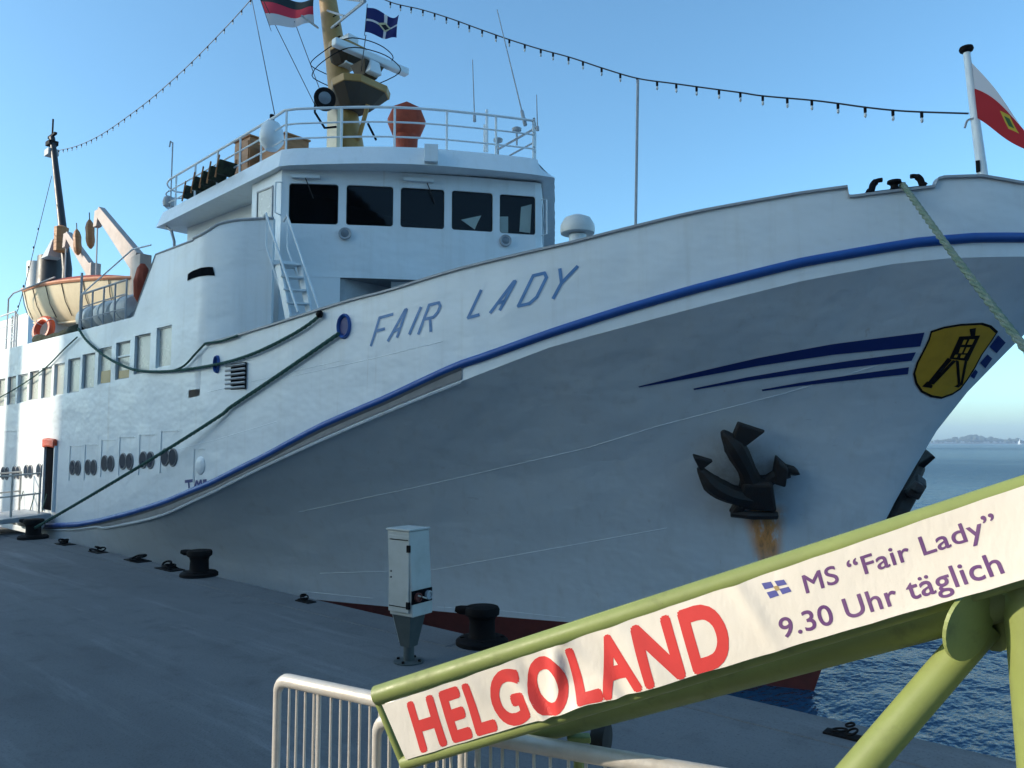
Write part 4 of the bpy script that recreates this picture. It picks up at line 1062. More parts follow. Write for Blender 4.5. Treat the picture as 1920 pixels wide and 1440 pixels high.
for k, (px_, py_) in enumerate(((357, 372), (374, 356), (390, 346), (404, 337), (420, 325))):
    a = onZ(px_, py_, ZT); dv = V((a[0], a[1] - CAM[1], 0)); dv /= np.linalg.norm(dv); a = a + dv * .5; a[2] = ZT
    t_ = thing("deck_chair", ["folded dark deck chair nearest the lamp pole on the roof", "second folded dark deck chair from the lamp pole on the roof", "middle folded deck chair of the row on the roof", "fourth folded dark deck chair from the lamp pole on the roof", "folded deck chair standing against the tall wooden locker"][k], "chair", tuple(a), "folded chairs on the roof")
    lean = V((.16, 0, 0))
    for dy_ in (-.2, .2):
        MB().tube([a + V((0, dy_, .03)), a + V((0, dy_, .03)) + lean + V((0, 0, .46))], .02, 6).build("leg", M['wood'], t_)
    MB().hexa([a + V((-.03, -.2, .12)), a + V((.05, -.2, .12)), a + V((.05, .2, .12)), a + V((-.03, .2, .12))], [a + lean + V((-.04, -.2, .38)), a + lean + V((.05, -.2, .38)), a + lean + V((.05, .2, .38)), a + lean + V((-.04, .2, .38))]).build("sling", M['netting'], t_)

# stairs from the fore deck up to the bridge wing
st0 = [onZ(446, 424, ZS - .02), onZ(524, 420, ZS - .02)]
zlow = 4.2
stp = MB()
topL = V((wing_xy[-6][0] + .25, wing_xy[-6][1] - .12, ZS)); topR = V((wing_xy[-1][0] + .30, wing_xy[-1][1] + .10, ZS))
outv = V((.80, .05, 0))
stairs = None
for k, tp in enumerate((topL, topR)):
    botp = tp + outv + V((0, 0, -2.3)); mid_ = tp + outv * .45 + V((0, 0, -1.0))
    o = MB().hexa([mid_ + V(p) for p in ((-.02, -.02, 0), (.14, -.02, 0), (.14, .02, 0), (-.02, .02, 0))], [botp + V(p) for p in ((-.02, -.02, 0), (.14, -.02, 0), (.14, .02, 0), (-.02, .02, 0))])
    if stairs is None: stairs = o.build("stairs", M['white'], ferry)
    else: o.build("stringer", M['white'], stairs)
    MB().tube([tp + V((-.35, .15, .0)), tp + V((0, 0, .02)), botp + V((.25, 0, .35))], .022, 6).build("handrail", M['white'], stairs, smooth=True)
    MB().tube([tp + V((-.05, .05, -.02)), tp + V((.0, .02, -.6)), botp + V((.1, 0, .1))], .02, 6).build("handrail", M['white'], stairs, smooth=True)
for k in range(6):
    t_ = k / 5; a = topL + outv * (.45 + .55 * t_) + V((.06, 0, -1.0 - 1.25 * t_)); b_ = topR + outv * (.45 + .55 * t_) + V((.06, 0, -1.0 - 1.25 * t_))
    d_, s2, u2 = frame(b_ - a); MB().box((a + b_) / 2, (np.linalg.norm(b_ - a), .2, .03), np.array([d_, s2, u2])).build("tread", M['white'], stairs)
a = topL + outv * .35 + V((0, 0, -.98)); b_ = topR + outv * .35 + V((0, 0, -.98)); d_, s2, u2 = frame(b_ - a)
MB().box((a + b_) / 2, (np.linalg.norm(b_ - a), .3, .08), np.array([d_, s2, u2])).build("landing", M['white'], stairs)

# fore deck fittings: mushroom vent, light pole, flagstaff, roller fairlead
c = onY(1083, 450, 3.4); mpp = np.linalg.norm(c - CAM) / FPX
vent = MB().lathe(c - V((0, 0, .8)), [(.14, 0), (.14, .8 + .08)], 18).build("mushroom_vent", M['white'], ferry, smooth=True)
MB().lathe(c, [(.15, 12 * mpp), (31 * mpp, 12 * mpp), (32 * mpp, 18 * mpp), (31 * mpp, 28 * mpp), (24 * mpp, 40 * mpp), (10 * mpp, 46 * mpp)], 24).build("vent_cap", M['raft'], vent, smooth=True)
a, b_ = onY(1190, 430, 5.0), onY(1196, 150, 5.0); MB().tube([a - V((0, 0, .6)), b_], .026, 8).build("light_pole", M['grey'], ferry, smooth=True)
fs0, fs1 = onY(1843, 335, YC), onY(1812, 96, YC)
fst = MB().tube([fs0 - V((0, 0, .6)), fs0, fs1], [.075, .07, .045], 12).build("bow_flagstaff", M['white'], ferry, smooth=True)
MB().lathe(fs1, [(.04, -.03), (.085, 0), (.095, .03), (.085, .06), (.04, .075)], 14).build("truck", M['black'], fst, smooth=True)
MB().tube(catmull([onY(1826, 222, YC - .05), onY(1814, 226, YC - .05), onY(1809, 240, YC - .05)], 5), .016, 6).build("lamp_bracket", M['grey'], fst)
MB().box(onY(1834, 312, YC - .06), (.05, .05, .16)).build("cleat", M['black'], fst)
ga, gb = V((gx[0] + .05, 0, 0)), V((gx[-1] - .05, 0, 0))
def bulw(X, dz=0): return V((X, YC - TOP(X) + .06, Ztop(X) + dz))
xa, xb = hit(1620, 364, TOP)[0], hit(1734, 354, TOP)[0]
path = [bulw(x, .02) for x in np.linspace(xa, xb, 8)]
rfl = MB().tube(path, .028, 8).build("roller_fairlead", M['black'], ferry, smooth=True)
def horn(x, sgn):
    p = bulw(x, .03); e = (path[-1] - path[0]); e = e / np.linalg.norm(e) * sgn
    MB().tube(catmull([p - e * .03, p + V((0, 0, .04)), p + e * .02 + V((0, 0, .10)), p + e * .07 + V((0, 0, .145)), p + e * .13 + V((0, 0, .15))], 4), [.05] * 4 + [.042] * 8 + [.03] * 5, 8).build("horn", M['black'], rfl, smooth=True)
horn(hit(1632, 363, TOP)[0], 1); horn(hit(1727, 355, TOP)[0], -1)
p = bulw(hit(1675, 358, TOP)[0], .03)
MB().lathe(p, [(.07, 0), (.045, .03), (.045, .06), (.06, .075), (.085, .09), (.08, .12), (.03, .13)], 16).build("roller", M['black'], rfl, smooth=True)

# ------------------------------------------------------------------ boat deck: lifeboat, davits, rafts, funnel, aft mast
ZBD = ztop_side - .06
def fin(name, pts, r, mat, parent, n=8): return MB().tube(pts, r, n).build(name, mat, parent, smooth=True)
YB, HB = 1.85, .85
ba, bf = onY(57, 545, YB), onY(252, 530, YB); bm = onY(150, 507, YB - HB); bk = onY(118, 600, YB)
LBX = lambda t: ba[0] + (bf[0] - ba[0]) * t
sheer = lambda t: float(np.interp(t, [0, .25, .5, .75, 1], [ba[2], bm[2] + .12, bm[2], (bm[2] + bf[2]) / 2 + .04, bf[2] + .12]))
dep_ = 1.15
def bsec(t, k=1.0, dz=0.0):
    w_ = HB * (1 - abs(2 * t - 1) ** 2.6) ** .8 * k; zt_ = sheer(t) + dz; zk = zt_ - dep_ * (1 - .35 * abs(2 * t - 1) ** 3)
    P = []
    for v_ in np.linspace(-1, 1, 15):
        a = abs(v_); P.append(V((LBX(t), YB + math.copysign(1, v_) * w_ * (a ** .62 if a > 0 else 0), zk + (zt_ - zk) * a ** 1.9)))
    return P
lbt = thing("lifeboat", "cream lifeboat with salmon canvas cover hanging under the davits", "lifeboat", (LBX(.5), YB, ZBD))
lb = MB().grid([bsec(t) for t in np.linspace(0.004, .996, 36)]).build("boat_hull", M['cream'], lbt, smooth=True, angle=50)
gw = MB()
for sd in (0, -1):
    gw.tube([bsec(t)[sd] + V((0, 0, .0)) for t in np.linspace(.004, .996, 30)], .055, 6)
gw.build("gunwale", M['salmon'], lbt, smooth=True)
cvr = MB().grid([[bsec(t)[0] * (1 - v_) + bsec(t)[-1] * v_ + V((0, 0, .03 + .30 * math.sin(math.pi * v_) * (1 - abs(2 * t - 1) ** 2))) for v_ in np.linspace(0, 1, 9)] for t in np.linspace(.004, .996, 24)]).build("canvas_cover", M['orange'], lbt, smooth=True)
for t in (.12, .24, .38, .52, .66, .8, .92):
    a = bsec(t); fin("cover_lashing", [a[0] + V((0, -.02, .02)), a[2] + V((0, -.03, 0)), a[4] + V((0, -.03, 0))], .012, M['wire'], lbt, 5)
fin("bilge_rail", [bsec(t)[5] + V((0, -.03, -.02)) for t in np.linspace(.2, .8, 10)], .03, M['cream'], lbt, 6)
MB().hexa([V((ba[0] - .02, YB - .03, ba[2] - .75)), V((ba[0] + .1, YB - .03, ba[2] - .75)), V((ba[0] + .1, YB + .03, ba[2] - .75)), V((ba[0] - .02, YB + .03, ba[2] - .75))], [V((ba[0] - .14, YB - .03, ba[2] - .1)), V((ba[0] + .05, YB - .03, ba[2] - .1)), V((ba[0] + .05, YB + .03, ba[2] - .1)), V((ba[0] - .14, YB + .03, ba[2] - .1))]).build("rudder", M['grey'], lbt)
for k, t in enumerate((.3, .72)):
    a = bsec(t)[7]; MB().hexa([V((a[0] - .15, YB - .5, ZBD)), V((a[0] + .15, YB - .5, ZBD)), V((a[0] + .15, YB + .5, ZBD)), V((a[0] - .15, YB + .5, ZBD))], [V((a[0] - .08, YB - .45, a[2] + .18)), V((a[0] + .08, YB - .45, a[2] + .18)), V((a[0] + .08, YB + .45, a[2] + .18)), V((a[0] - .08, YB + .45, a[2] + .18))]).build("cradle", M['white'], lbt)
# davits: box arms leaning out over the boat
def davit(foot_px, head_px, Y0, name, wpx):
    a, b_ = onY(*foot_px, Y0), onY(*head_px, Y0); mpp = np.linalg.norm(a - CAM) / FPX; w0 = wpx * mpp
    d_ = (b_ - a) / np.linalg.norm(b_ - a); n_ = np.cross(d_, V((0, 1, 0))); n_ /= np.linalg.norm(n_)
    foot = V((a[0] + .3, Y0, ZBD))
    o = MB().hexa([a + n_ * w0 + V((0, -.1, 0)), a - n_ * w0 + V((0, -.1, 0)), a - n_ * w0 + V((0, .1, 0)), a + n_ * w0 + V((0, .1, 0))], [b_ + n_ * w0 * .55 + V((0, -.09, 0)), b_ - n_ * w0 * .55 + V((0, -.09, 0)), b_ - n_ * w0 * .55 + V((0, .09, 0)), b_ + n_ * w0 * .55 + V((0, .09, 0))]).build(name, M['davit'], ferry, bevel=.02)
    MB().box((a + foot) / 2 + V((0, .02, 0)), (w0 * 2.2, .3, abs(a[2] - foot[2]) + .3)).build("davit_foot", M['davit'], o, bevel=.02)
    MB().hexa([b_ + V(p) for p in ((-.28, -.08, -.42), (-.05, -.08, -.42), (-.05, .08, -.42), (-.28, .08, -.42))], [b_ + V(p) for p in ((-.22, -.08, .06), (.12, -.08, .06), (.12, .08, .06), (-.22, .08, .06))]).build("davit_head", M['davit'], o, bevel=.02)
    fin("fall", [b_ + V((-.16, 0, -.4)), V((b_[0] - .1, Y0, sheer(.6) + .1))], .022, M['grey'], o, 6)
    return b_
davit((258, 492), (188, 397), 1.9, "davit", 17)
davit((170, 505), (128, 440), 2.6, "davit", 10)
def block_(px, py0, py1, Y, lab):
    a, b_ = onY(px, py0, Y), onY(px + 2, py1, Y); d_ = b_ - a
    t_ = thing("pulley_block", lab, "pulley", tuple(b_))
    MB().tube([a + d_ * k for k in (0, .12, .3, .5, .7, .88, 1)], [.03, .09, .13, .12, .13, .10, .03], 8).build("block_shell", M['wood'], t_, smooth=True)
    fin("block_hook", [a, a - d_ * .25], .015, M['wire'], t_, 5); return t_
block_(168, 412, 466, 1.9, "brown pulley block hanging beside the tall davit")
block_(144, 430, 478, 2.4, "brown pulley block hanging beside the aft mast")
# raft canisters and guard rails along the deck edge
zc_ = ZBD + .55
for k in range(3):
    xc = onY(176 + 33 * k, 575, 1.05)[0]
    t_ = thing("liferaft_canister", ["white liferaft canister nearest the lifeboat's bow", "middle white liferaft canister of three at the deck edge", "white liferaft canister nearest the bridge wing"][k], "life raft", (xc, 1.05, ZBD), "liferaft canisters on the boat deck")
    MB().lathe((xc - .42, 1.05, zc_ - .08), [(.12, 0), (.27, .03), (.31, .1), (.31, .38), (.335, .39), (.335, .45), (.31, .46), (.31, .74), (.27, .81), (.12, .84)], 18, (1, 0, 0)).build("canister", M['raft'], t_, smooth=True)
    for dx_ in (-.25, .25): MB().box((xc + dx_, 1.05, ZBD + .09), (.06, .5, .18)).build("cradle", M['grey'], t_)
def rail_run(pts, zl, h_, name, mat, posts=True):
    P = [V((p[0], p[1], zl)) for p in pts]; o = MB().tube([p + V((0, 0, h_)) for p in P], .024, 6).build(name, mat, ferry, smooth=True)
    for k in (.36, .68): fin("rail", [p + V((0, 0, h_ * k)) for p in P], .016, mat, o, 5)
    for p in P: fin("post", [p, p + V((0, 0, h_))], .022, mat, o, 6)
xr = lambda px: onY(px, 600, YW + .12)[0]
rail_run([(xr(x), YW + .12) for x in (152, 172, 193, 214, 235)], ZBD, 1.0, "deck_railing", M['grey'])
rail_run([(xr(x), YW + .12) for x in (-60, -35, 14, 28)], ZBD, 1.15, "deck_railing", M['white'])
a = V((xr(14), YW + .12, ZBD)); b_ = V((xr(70), YW + .5, ZBD))
fin("boat_rail", [a, a + V((0, 0, 1.6)), a + V((.25, .05, 1.75)), b_ + V((0, 0, 1.95))], .022, M['grey'], ferry, 6)
fin("boat_rail", [V((xr(150), YW + .12, ZBD)), V((xr(150), YW + .12, ZBD + 1.55))], .03, M['grey'], ferry, 6)
fin("boat_rail", [V((xr(150), YW + .12, ZBD + 1.0)), V((xr(236), YW + .2, ZBD + 1.7)), V((xr(262), YW + .3, ZBD + 1.7))], .018, M['white'], ferry, 6)
# life ring, netting bundle, drum on the deck edge
c = onY(82, 618, YW + .35); t_ = thing("life_ring", "orange and white life ring standing on the deck edge below the lifeboat", "life ring", (c[0], c[1], ZBD))
MB().torus(c, (.35, -1, .15), .30, .095, 26, 10).build("ring", M['buoy'], t_, smooth=True)
d_, s2, u2 = frame((.35, -1, .15))
for an in (45, 135, 225, 315):
    e = math.cos(R_(an)) * s2 + math.sin(R_(an)) * u2; MB().torus(c + e * .30, np.cross(d_, e), .098, .012, 12, 5).build("band", M['white'], t_)
MB().box((c[0], c[1], (ZBD + c[2] - .38) / 2), (.3, .12, max(.05, c[2] - .38 - ZBD))).build("bracket", M['white'], t_)
t_ = thing("netting_bundle", "dark green netting bundle lying along the deck edge", "netting", (xr(95), YW + .2, ZBD))
nb = MB(); rr = random.Random(9)
nb.tube([V((xr(62 + k * 7), YW + .22 + rr.uniform(-.04, .04), ZBD + .10 + rr.uniform(-.03, .05))) for k in range(13)], [.08] + [rr.uniform(.11, .2) for _ in range(11)] + [.05], 9)
nb.build("netting", M['netting'], t_, smooth=True)
c = V((xr(45), YW + .9, ZBD)); t_ = thing("cable_drum", "pale grey winch drum on the deck beside the life ring", "drum", tuple(c))
MB().lathe(c + V((-.35, 0, .5)), [(.48, 0), (.48, .06), (.3, .07), (.3, .6), (.48, .61), (.48, .68)], 22, (1, 0, 0)).build("drum", M['raft'], t_, smooth=True)
MB().box(c + V((0, 0, .04)), (.9, .6, .08)).build("base", M['grey'], t_)
# white ladder frame at the far left
lx = xr(10); t0 = V((lx, YW + .3, ZBD))
ld = MB().tube([t0, t0 + V((0, 0, 1.15))], .03, 6).build("ladder_frame", M['white'], ferry)
fin("stile", [t0 + V((.45, 0, 0)), t0 + V((.45, 0, 1.15))], .03, M['white'], ld, 6)
for k in range(5): fin("rung", [t0 + V((0, 0, .15 + .22 * k)), t0 + V((.45, 0, .15 + .22 * k))], .018, M['white'], ld, 5)
# funnel and aft mast on the centre line, deckhouse under them
xf = onY(98, 500, YC)[0]; zf = onY(100, 482, YC)[2]
dh = MB().hexa([(xf - 9, YC - 2.6, ZBD), (xf + 6.0, YC - 2.6, ZBD), (xf + 6.0, YC + 2.6, ZBD), (xf - 9, YC + 2.6, ZBD)], [(xf - 9, YC - 2.5, ZBD + 2.3), (xf + 5.6, YC - 2.5, ZBD + 2.3), (xf + 5.6, YC + 2.5, ZBD + 2.3), (xf - 9, YC + 2.5, ZBD + 2.3)]).build("aft_deckhouse", M['house'], ferry)
fn = MB().lathe((xf, YC, ZBD + 2.3), [(1.0, 0), (.62, zf - ZBD - 3.6), (.60, zf - ZBD - 2.3)], 20).build("funnel", M['funnel'], ferry, smooth=True)
MB().lathe((xf - .75, YC - .3, zf - 1.7), [(.45, 0), (.5, 1.3), (.5, 1.5)], 16).build("vent_trunk", M['raft'], fn, smooth=True)
am0, am1 = onY(126, 505, YC), onY(98, 258, YC)
am = MB().tube([am0 - V((0, 0, 3)), am0, am1], [.22, .2, .12], 12).build("aft_mast", M['funnel'], ferry, smooth=True)
MB().box(am1 + V((.0, 0, -.3)), (.5, .4, .2)).build("mast_head_lamp", M['black'], am); MB().box(am1 + V((0, 0, .1)), (.9, .12, .1)).build("cross_tree", M['black'], am)
MB().box(am1 + V((0, 0, -.75)), (.55, .45, .3)).build("mast_head_lamp", M['grey'], am); fin("finial", [am1, am1 + V((0, 0, .9))], .04, M['black'], am, 6)
c = am0 + V((0, -.3, 1.2)); MB().lathe(c, [(.1, -.5), (.28, -.45), (.3, .6), (.1, .7)], 10).build("block_bundle", M['wood'], am, smooth=True)
c = am0 + V((-.9, -.3, .9)); MB().hexa([c + V(p) for p in ((-.6, -.3, -.3), (.3, -.3, -.3), (.3, .3, -.3), (-.6, .3, -.3))], [c + V(p) for p in ((.0, -.1, .5), (.2, -.1, .5), (.2, .1, .5), (.0, .1, .5))]).build("floodlight", M['grey'], am)
# red jackets on the aft face of the wing
c = onY(258, 530, .9)
for dx_, mt_2 in ((0, 'orange'), (.22, 'blue_dark')):
    MB().lathe(c + V((dx_, .1 + dx_, -.45)), [(.08, 0), (.17, .15), (.19, .5), (.12, .8), (.05, .9)], 10).build("hanging_jacket", M[mt_2], ferry, smooth=True)

# ------------------------------------------------------------------ anchors in their hawse pipes
def anchor(c, nrm, up, name_label, sc_=1.0):
    nrm = nrm / np.linalg.norm(nrm); up = up - nrm * up.dot(nrm); up /= np.linalg.norm(up); rt = np.cross(up, nrm)
    if rt.dot(RT) < 0: rt = -rt
    P = lambda a, b_, d_: c + (rt * a + up * b_ + nrm * d_) * sc_
    t_ = thing("anchor", name_label, "anchor", tuple(c))
    # crown: heavy block across the lower end, with two lugs
    cr = MB(); cr.hexa([P(-.16, -.34, .0), P(.30, -.40, .0), P(.34, -.30, .22), P(-.14, -.26, .22)], [P(-.10, .10, 0), P(.26, .12, 0), P(.26, .10, .26), P(-.06, .10, .26)])
    cr.hexa([P(-.24, -.42, .02), P(-.05, -.40, .02), P(-.05, -.34, .18), P(-.22, -.36, .18)], [P(-.16, -.22, .02), P(-.02, -.2, .02), P(-.02, -.2, .2), P(-.14, -.22, .2)])
    cr.build("crown", M['anchor'], t_, bevel=.05)
    fin("lug_neck", [P(.16, .02, .1), P(.32, .14, .1), P(.46, .18, .08)], .075 * sc_, M['anchor'], t_)
    fin("crown_lip", [P(-.2, -.38, .12), P(.05, -.36, .2), P(.34, -.40, .12)], .05 * sc_, M['anchor'], t_)
    MB().hexa([P(.26, .05, .02), P(.40, .0, .02), P(.42, .02, .2), P(.28, .07, .2)], [P(.30, .40, .02), P(.44, .26, .02), P(.44, .26, .2), P(.32, .38, .2)]).build("lug", M['anchor'], t_, bevel=.03)
    MB().hexa([P(.36, .12, .0), P(.56, .08, .0), P(.60, .16, .12), P(.40, .18, .12)], [P(.42, .26, .0), P(.54, .22, .0), P(.56, .22, .1), P(.44, .26, .1)]).build("lug", M['anchor'], t_, bevel=.02)
    for pts, rs in (([P(.04, .02, .10), P(-.04, .26, .16), P(-.13, .46, .20), P(-.20, .60, .22), P(-.33, .78, .22)], [.14, .11, .13, .13, .03]), ([P(.02, -.16, .10), P(-.18, -.09, .17), P(-.34, .0, .20), P(-.46, .10, .22), P(-.60, .30, .22)], [.14, .12, .13, .12, .03])):
        m = MB(); m.tube(catmull([V(p) for p in pts], 4), list(np.interp(np.linspace(0, 4, 17), range(5), [r * sc_ for r in rs])), 9); m.build("fluke_arm", M['anchor'], t_, smooth=True)
    # pointed palms
    MB().hexa([P(-.16, .90, .18), P(-.24, .66, .16), P(-.08, .58, .16), P(.16, .78, .18)], [P(-.15, .89, .27), P(-.22, .66, .29), P(-.07, .60, .28), P(.15, .78, .25)]).build("palm", M['anchor'], t_, bevel=.02)
    MB().hexa([P(-.68, .48, .18), P(-.60, .26, .16), P(-.44, .40, .18)], [P(-.67, .47, .28), P(-.58, .27, .27), P(-.43, .40, .26)]).build("palm", M['anchor'], t_, bevel=.02)
    fin("shank", [P(.12, .0, .05), P(.16, .06, -.5)], .09 * sc_, M['anchor'], t_)
    return t_
h_ = shell(1402, 903); aP, aN = h_
MPP = np.linalg.norm(aP - CAM) / FPX
anchor(aP, aN, V((0, 0, 1.0)), "black stockless port anchor with rust streak below it", 1.2)
sN = V((.62, .55, -.5)); sP = onY(1672, 925, YC + .42)
anchor(sP, sN, V((0, 0, 1.0)), "black starboard anchor jutting past the stem over the water", 1.0)

# ------------------------------------------------------------------ flags and festoon lights
def flag_mat(name, stripes, skew=0.0, emblem=None):
    m, n, l, p = nt(name)
    at = n.new("ShaderNodeUVMap"); sx = n.new("ShaderNodeSeparateXYZ"); l.new(at.outputs[0], sx.inputs[0])
    vsk = math_(n, l, 'SUBTRACT', sx.outputs[1], math_(n, l, 'MULTIPLY', sx.outputs[0], skew))
    c = None
    for (edge, colr) in stripes:
        if c is None: c = colr
        else: c = mixc(n, l, math_(n, l, 'GREATER_THAN', vsk, edge), c, colr)
    if emblem == "cross":
        for ax_ in (0, 1):
            dd_ = math_(n, l, 'ABSOLUTE', math_(n, l, 'SUBTRACT', sx.outputs[ax_], 0.55 if ax_ == 0 else 0.5))
            c = mixc(n, l, math_(n, l, 'LESS_THAN', dd_, .04), c, (0.6, 0.6, 0.6))
        du = math_(n, l, 'SUBTRACT', sx.outputs[0], .55); dv_ = math_(n, l, 'SUBTRACT', sx.outputs[1], .5)
        man = math_(n, l, 'ADD', math_(n, l, 'ABSOLUTE', du), math_(n, l, 'ABSOLUTE', dv_))
        c = mixc(n, l, math_(n, l, 'LESS_THAN', man, .2), c, (0.5, 0.48, 0.3)); c = mixc(n, l, math_(n, l, 'LESS_THAN', man, .12), c, (0.01, 0.012, 0.02))
    if emblem == "disc":
        du = math_(n, l, 'SUBTRACT', sx.outputs[0], .62); dv_ = math_(n, l, 'SUBTRACT', sx.outputs[1], .62)
        rr_ = math_(n, l, 'ADD', math_(n, l, 'ABSOLUTE', du), math_(n, l, 'MULTIPLY', math_(n, l, 'ABSOLUTE', dv_), .7))
        c = mixc(n, l, math_(n, l, 'LESS_THAN', rr_, .15), c, (0.40, 0.30, 0.03)); c = mixc(n, l, math_(n, l, 'LESS_THAN', rr_, .085), c, (0.03, 0.09, 0.03))
    l.new(c, p.inputs["Base Color"]); p.inputs["Roughness"].default_value = .85
    tl = n.new("ShaderNodeBsdfTranslucent"); l.new(c, tl.inputs[0]); mx = n.new("ShaderNodeMixShader"); mx.inputs[0].default_value = .35
    l.new(p.outputs[0], mx.inputs[1]); l.new(tl.outputs[0], mx.inputs[2]); l.new(mx.outputs[0], n["Material Output"].inputs[0])
    return m
def flag(name, label, P00, P01, P10, P11, mat, wave, parent_h=None, amp=.12, nrm=V((.5, -.85, 0)), nx=30, ny=16, ph=0.0):
    # P00 hoist top, P01 hoist bottom, P10 fly top, P11 fly bottom
    me = bpy.data.meshes.new(name); vs = []; uv = []; fs = []
    for i in range(nx + 1):
        u = i / nx
        for j in range(ny + 1):
            v_ = j / ny
            p = (P00 * (1 - v_) + P01 * v_) * (1 - u) + (P10 * (1 - v_) + P11 * v_) * u
            p = p + nrm * amp * (u ** .7) * math.sin(wave * u * 6.28 + v_ * 1.7 + ph) + V((0, 0, 1)) * amp * .35 * u * math.sin(wave * 5.2 * u + 1 + ph)
            vs.append(tuple(p)); uv.append((u, 1 - v_))
    for i in range(nx):
        for j in range(ny): a = i * (ny + 1) + j; fs.append((a, a + ny + 1, a + ny + 2, a + 1))
    me.from_pydata(vs, [], fs); ul = me.uv_layers.new(name="UVMap")
    for lp in me.loops: ul.data[lp.index].uv = uv[lp.vertex_index]
    me.materials.append(mat); me.shade_smooth()
    o = bpy.data.objects.new("cloth", me); col.objects.link(o)
    t_ = thing(name, label, "flag", tuple(P01)); o.parent = t_; o.matrix_parent_inverse = Matrix.Translation(-t_.location)
    fin("halyard", [P00 + (P00 - P01) * .15, P01 + (P01 - P00) * .15], .008, M['wire'], t_, 5)
    return t_
fm1 = flag_mat("bow_flag_cloth", [(0, (0.36, 0.012, 0.018)), (.50, (0.52, 0.50, 0.52))], skew=.62, emblem="disc")
flag("bow_flag", "white over red flag with a yellow and green emblem on the bow staff", onY(1817, 112, YC), onY(1822, 216, YC), onY(1948, 268, YC - .4), onY(1940, 290, YC - .4), fm1, .9, amp=.06)
fm2 = flag_mat("tricolour_cloth", [(0, (0.50, 0.50, 0.52)), (.34, (0.48, 0.03, 0.06)), (.68, (0.012, 0.025, 0.03))])
flag("tricolour_flag", "flag of dark green, red and white bands left of the yellow mast", onY(482, -18, 4.2), onY(505, 48, 4.2), onY(592, 6, 5.2), onY(590, 48, 5.2), fm2, 1.2, amp=.14)
fm3 = flag_mat("house_flag_cloth", [(0, (0.012, 0.018, 0.11))], emblem="cross")
flag("house_flag", "dark blue flag with a white cross right of the yellow mast", onY(688, 14, 3.6), onY(684, 60, 3.6), onY(750, 32, 4.2), onY(746, 76, 4.2), fm3, 1.1, amp=.12)
lampm = None
def festoon(name, label, pts, lamps, mat_w, big):
    global lampm
    t_ = thing(name, label, "string lights", tuple(pts[-1]), "festoon lights strung over the ferry")
    path = catmull(pts, 6); fin("cable", path, .014, mat_w, t_, 5)
    for p in lamps:
        if big[0] is None:
            m = MB(); m.lathe((0, 0, -.11), [(.018, .02), (.023, .035), (.023, .10), (.012, .12)], 8)
            s0 = m.build("socket", M['black'], t_); s0.location = Vector(p); big[0] = s0
            g0 = MB().lathe((0, 0, -.165), [(.006, 0), (.02, .015), (.023, .04), (.016, .072)], 8).build("bulb", M['bulb'], s0, smooth=True); g0.matrix_parent_inverse = Matrix(); big[1] = g0
        else:
            s0 = share("socket", big[0], t_, Vector(p))
            g0 = bpy.data.objects.new("bulb", big[1].data); col.objects.link(g0); g0.parent = s0
    return t_
bigl = [None, None]
rp = [onY(x, y, YC) for x, y in ((690, -16), (735, 5), (790, 18), (845, 35), (900, 55), (957, 75), (1015, 93), (1070, 108), (1130, 128), (1195, 147), (1265, 157), (1330, 166), (1390, 174), (1430, 180), (1520, 188), (1570, 194), (1620, 201), (1675, 207), (1725, 210), (1816, 213))]
cr_ = catmull(rp, 8); cpx_ = [proj(p)[0] for p in cr_]
lx_ = [732, 751, 771, 793, 815, 837, 860, 880, 904, 930, 955, 984, 1014, 1037, 1066, 1093, 1128, 1163, 1195, 1232, 1268, 1306, 1348, 1388, 1430, 1476, 1522, 1571, 1622, 1674, 1728]
festoon("festoon_lights", "string of dark bulbs from the yellow mast to the bow flagstaff", rp, [V([np.interp(x, cpx_, [p[k] for p in cr_]) for k in range(3)]) for x in lx_], M['wire'], bigl)
lp_ = [onY(x, y, YC) for x, y in ((485, -22), (469, 1), (420, 55), (354, 122), (294, 176), (251, 210), (192, 251), (146, 273), (110, 282))]
cl_ = catmull(lp_, 10); ac = [0.0]
for a, b_ in zip(cl_[:-1], cl_[1:]): ac.append(ac[-1] + np.linalg.norm(b_ - a))
festoon("festoon_lights", "string of tiny bulbs from the yellow mast down to the black aft mast", lp_, [V([np.interp(s_, ac, [p[k] for p in cl_]) for k in range(3)]) for s_ in np.arange(.5, ac[-1], .56)], M['wire'], bigl)
l3 = [onY(97, 330, YC), onY(70, 440, 4.5), onY(48, 530, 3.5), onY(27, 600, 2.5)]
festoon("festoon_lights", "short string of bulbs hanging from the black aft mast to the deck", l3, [l3[0] * (1 - t) + l3[-1] * t for t in (.42, .55, .68, .8, .92)], M['wire'], bigl)
for (x0, y0), (x1, y1), Ya, Yb_ in (((470, -12), (515, 214), YC - .5, 2.6), ((488, -10), (592, 200), 4.0, YC), ((552, 40), (606, 185), 4.8, YC), ((686, 66), (676, 140), 3.6, YC)):
    fin("stay_wire", [onY(x0, y0, Ya), onY(x1, y1, Yb_)], .011, M['wire'], ferry, 5)

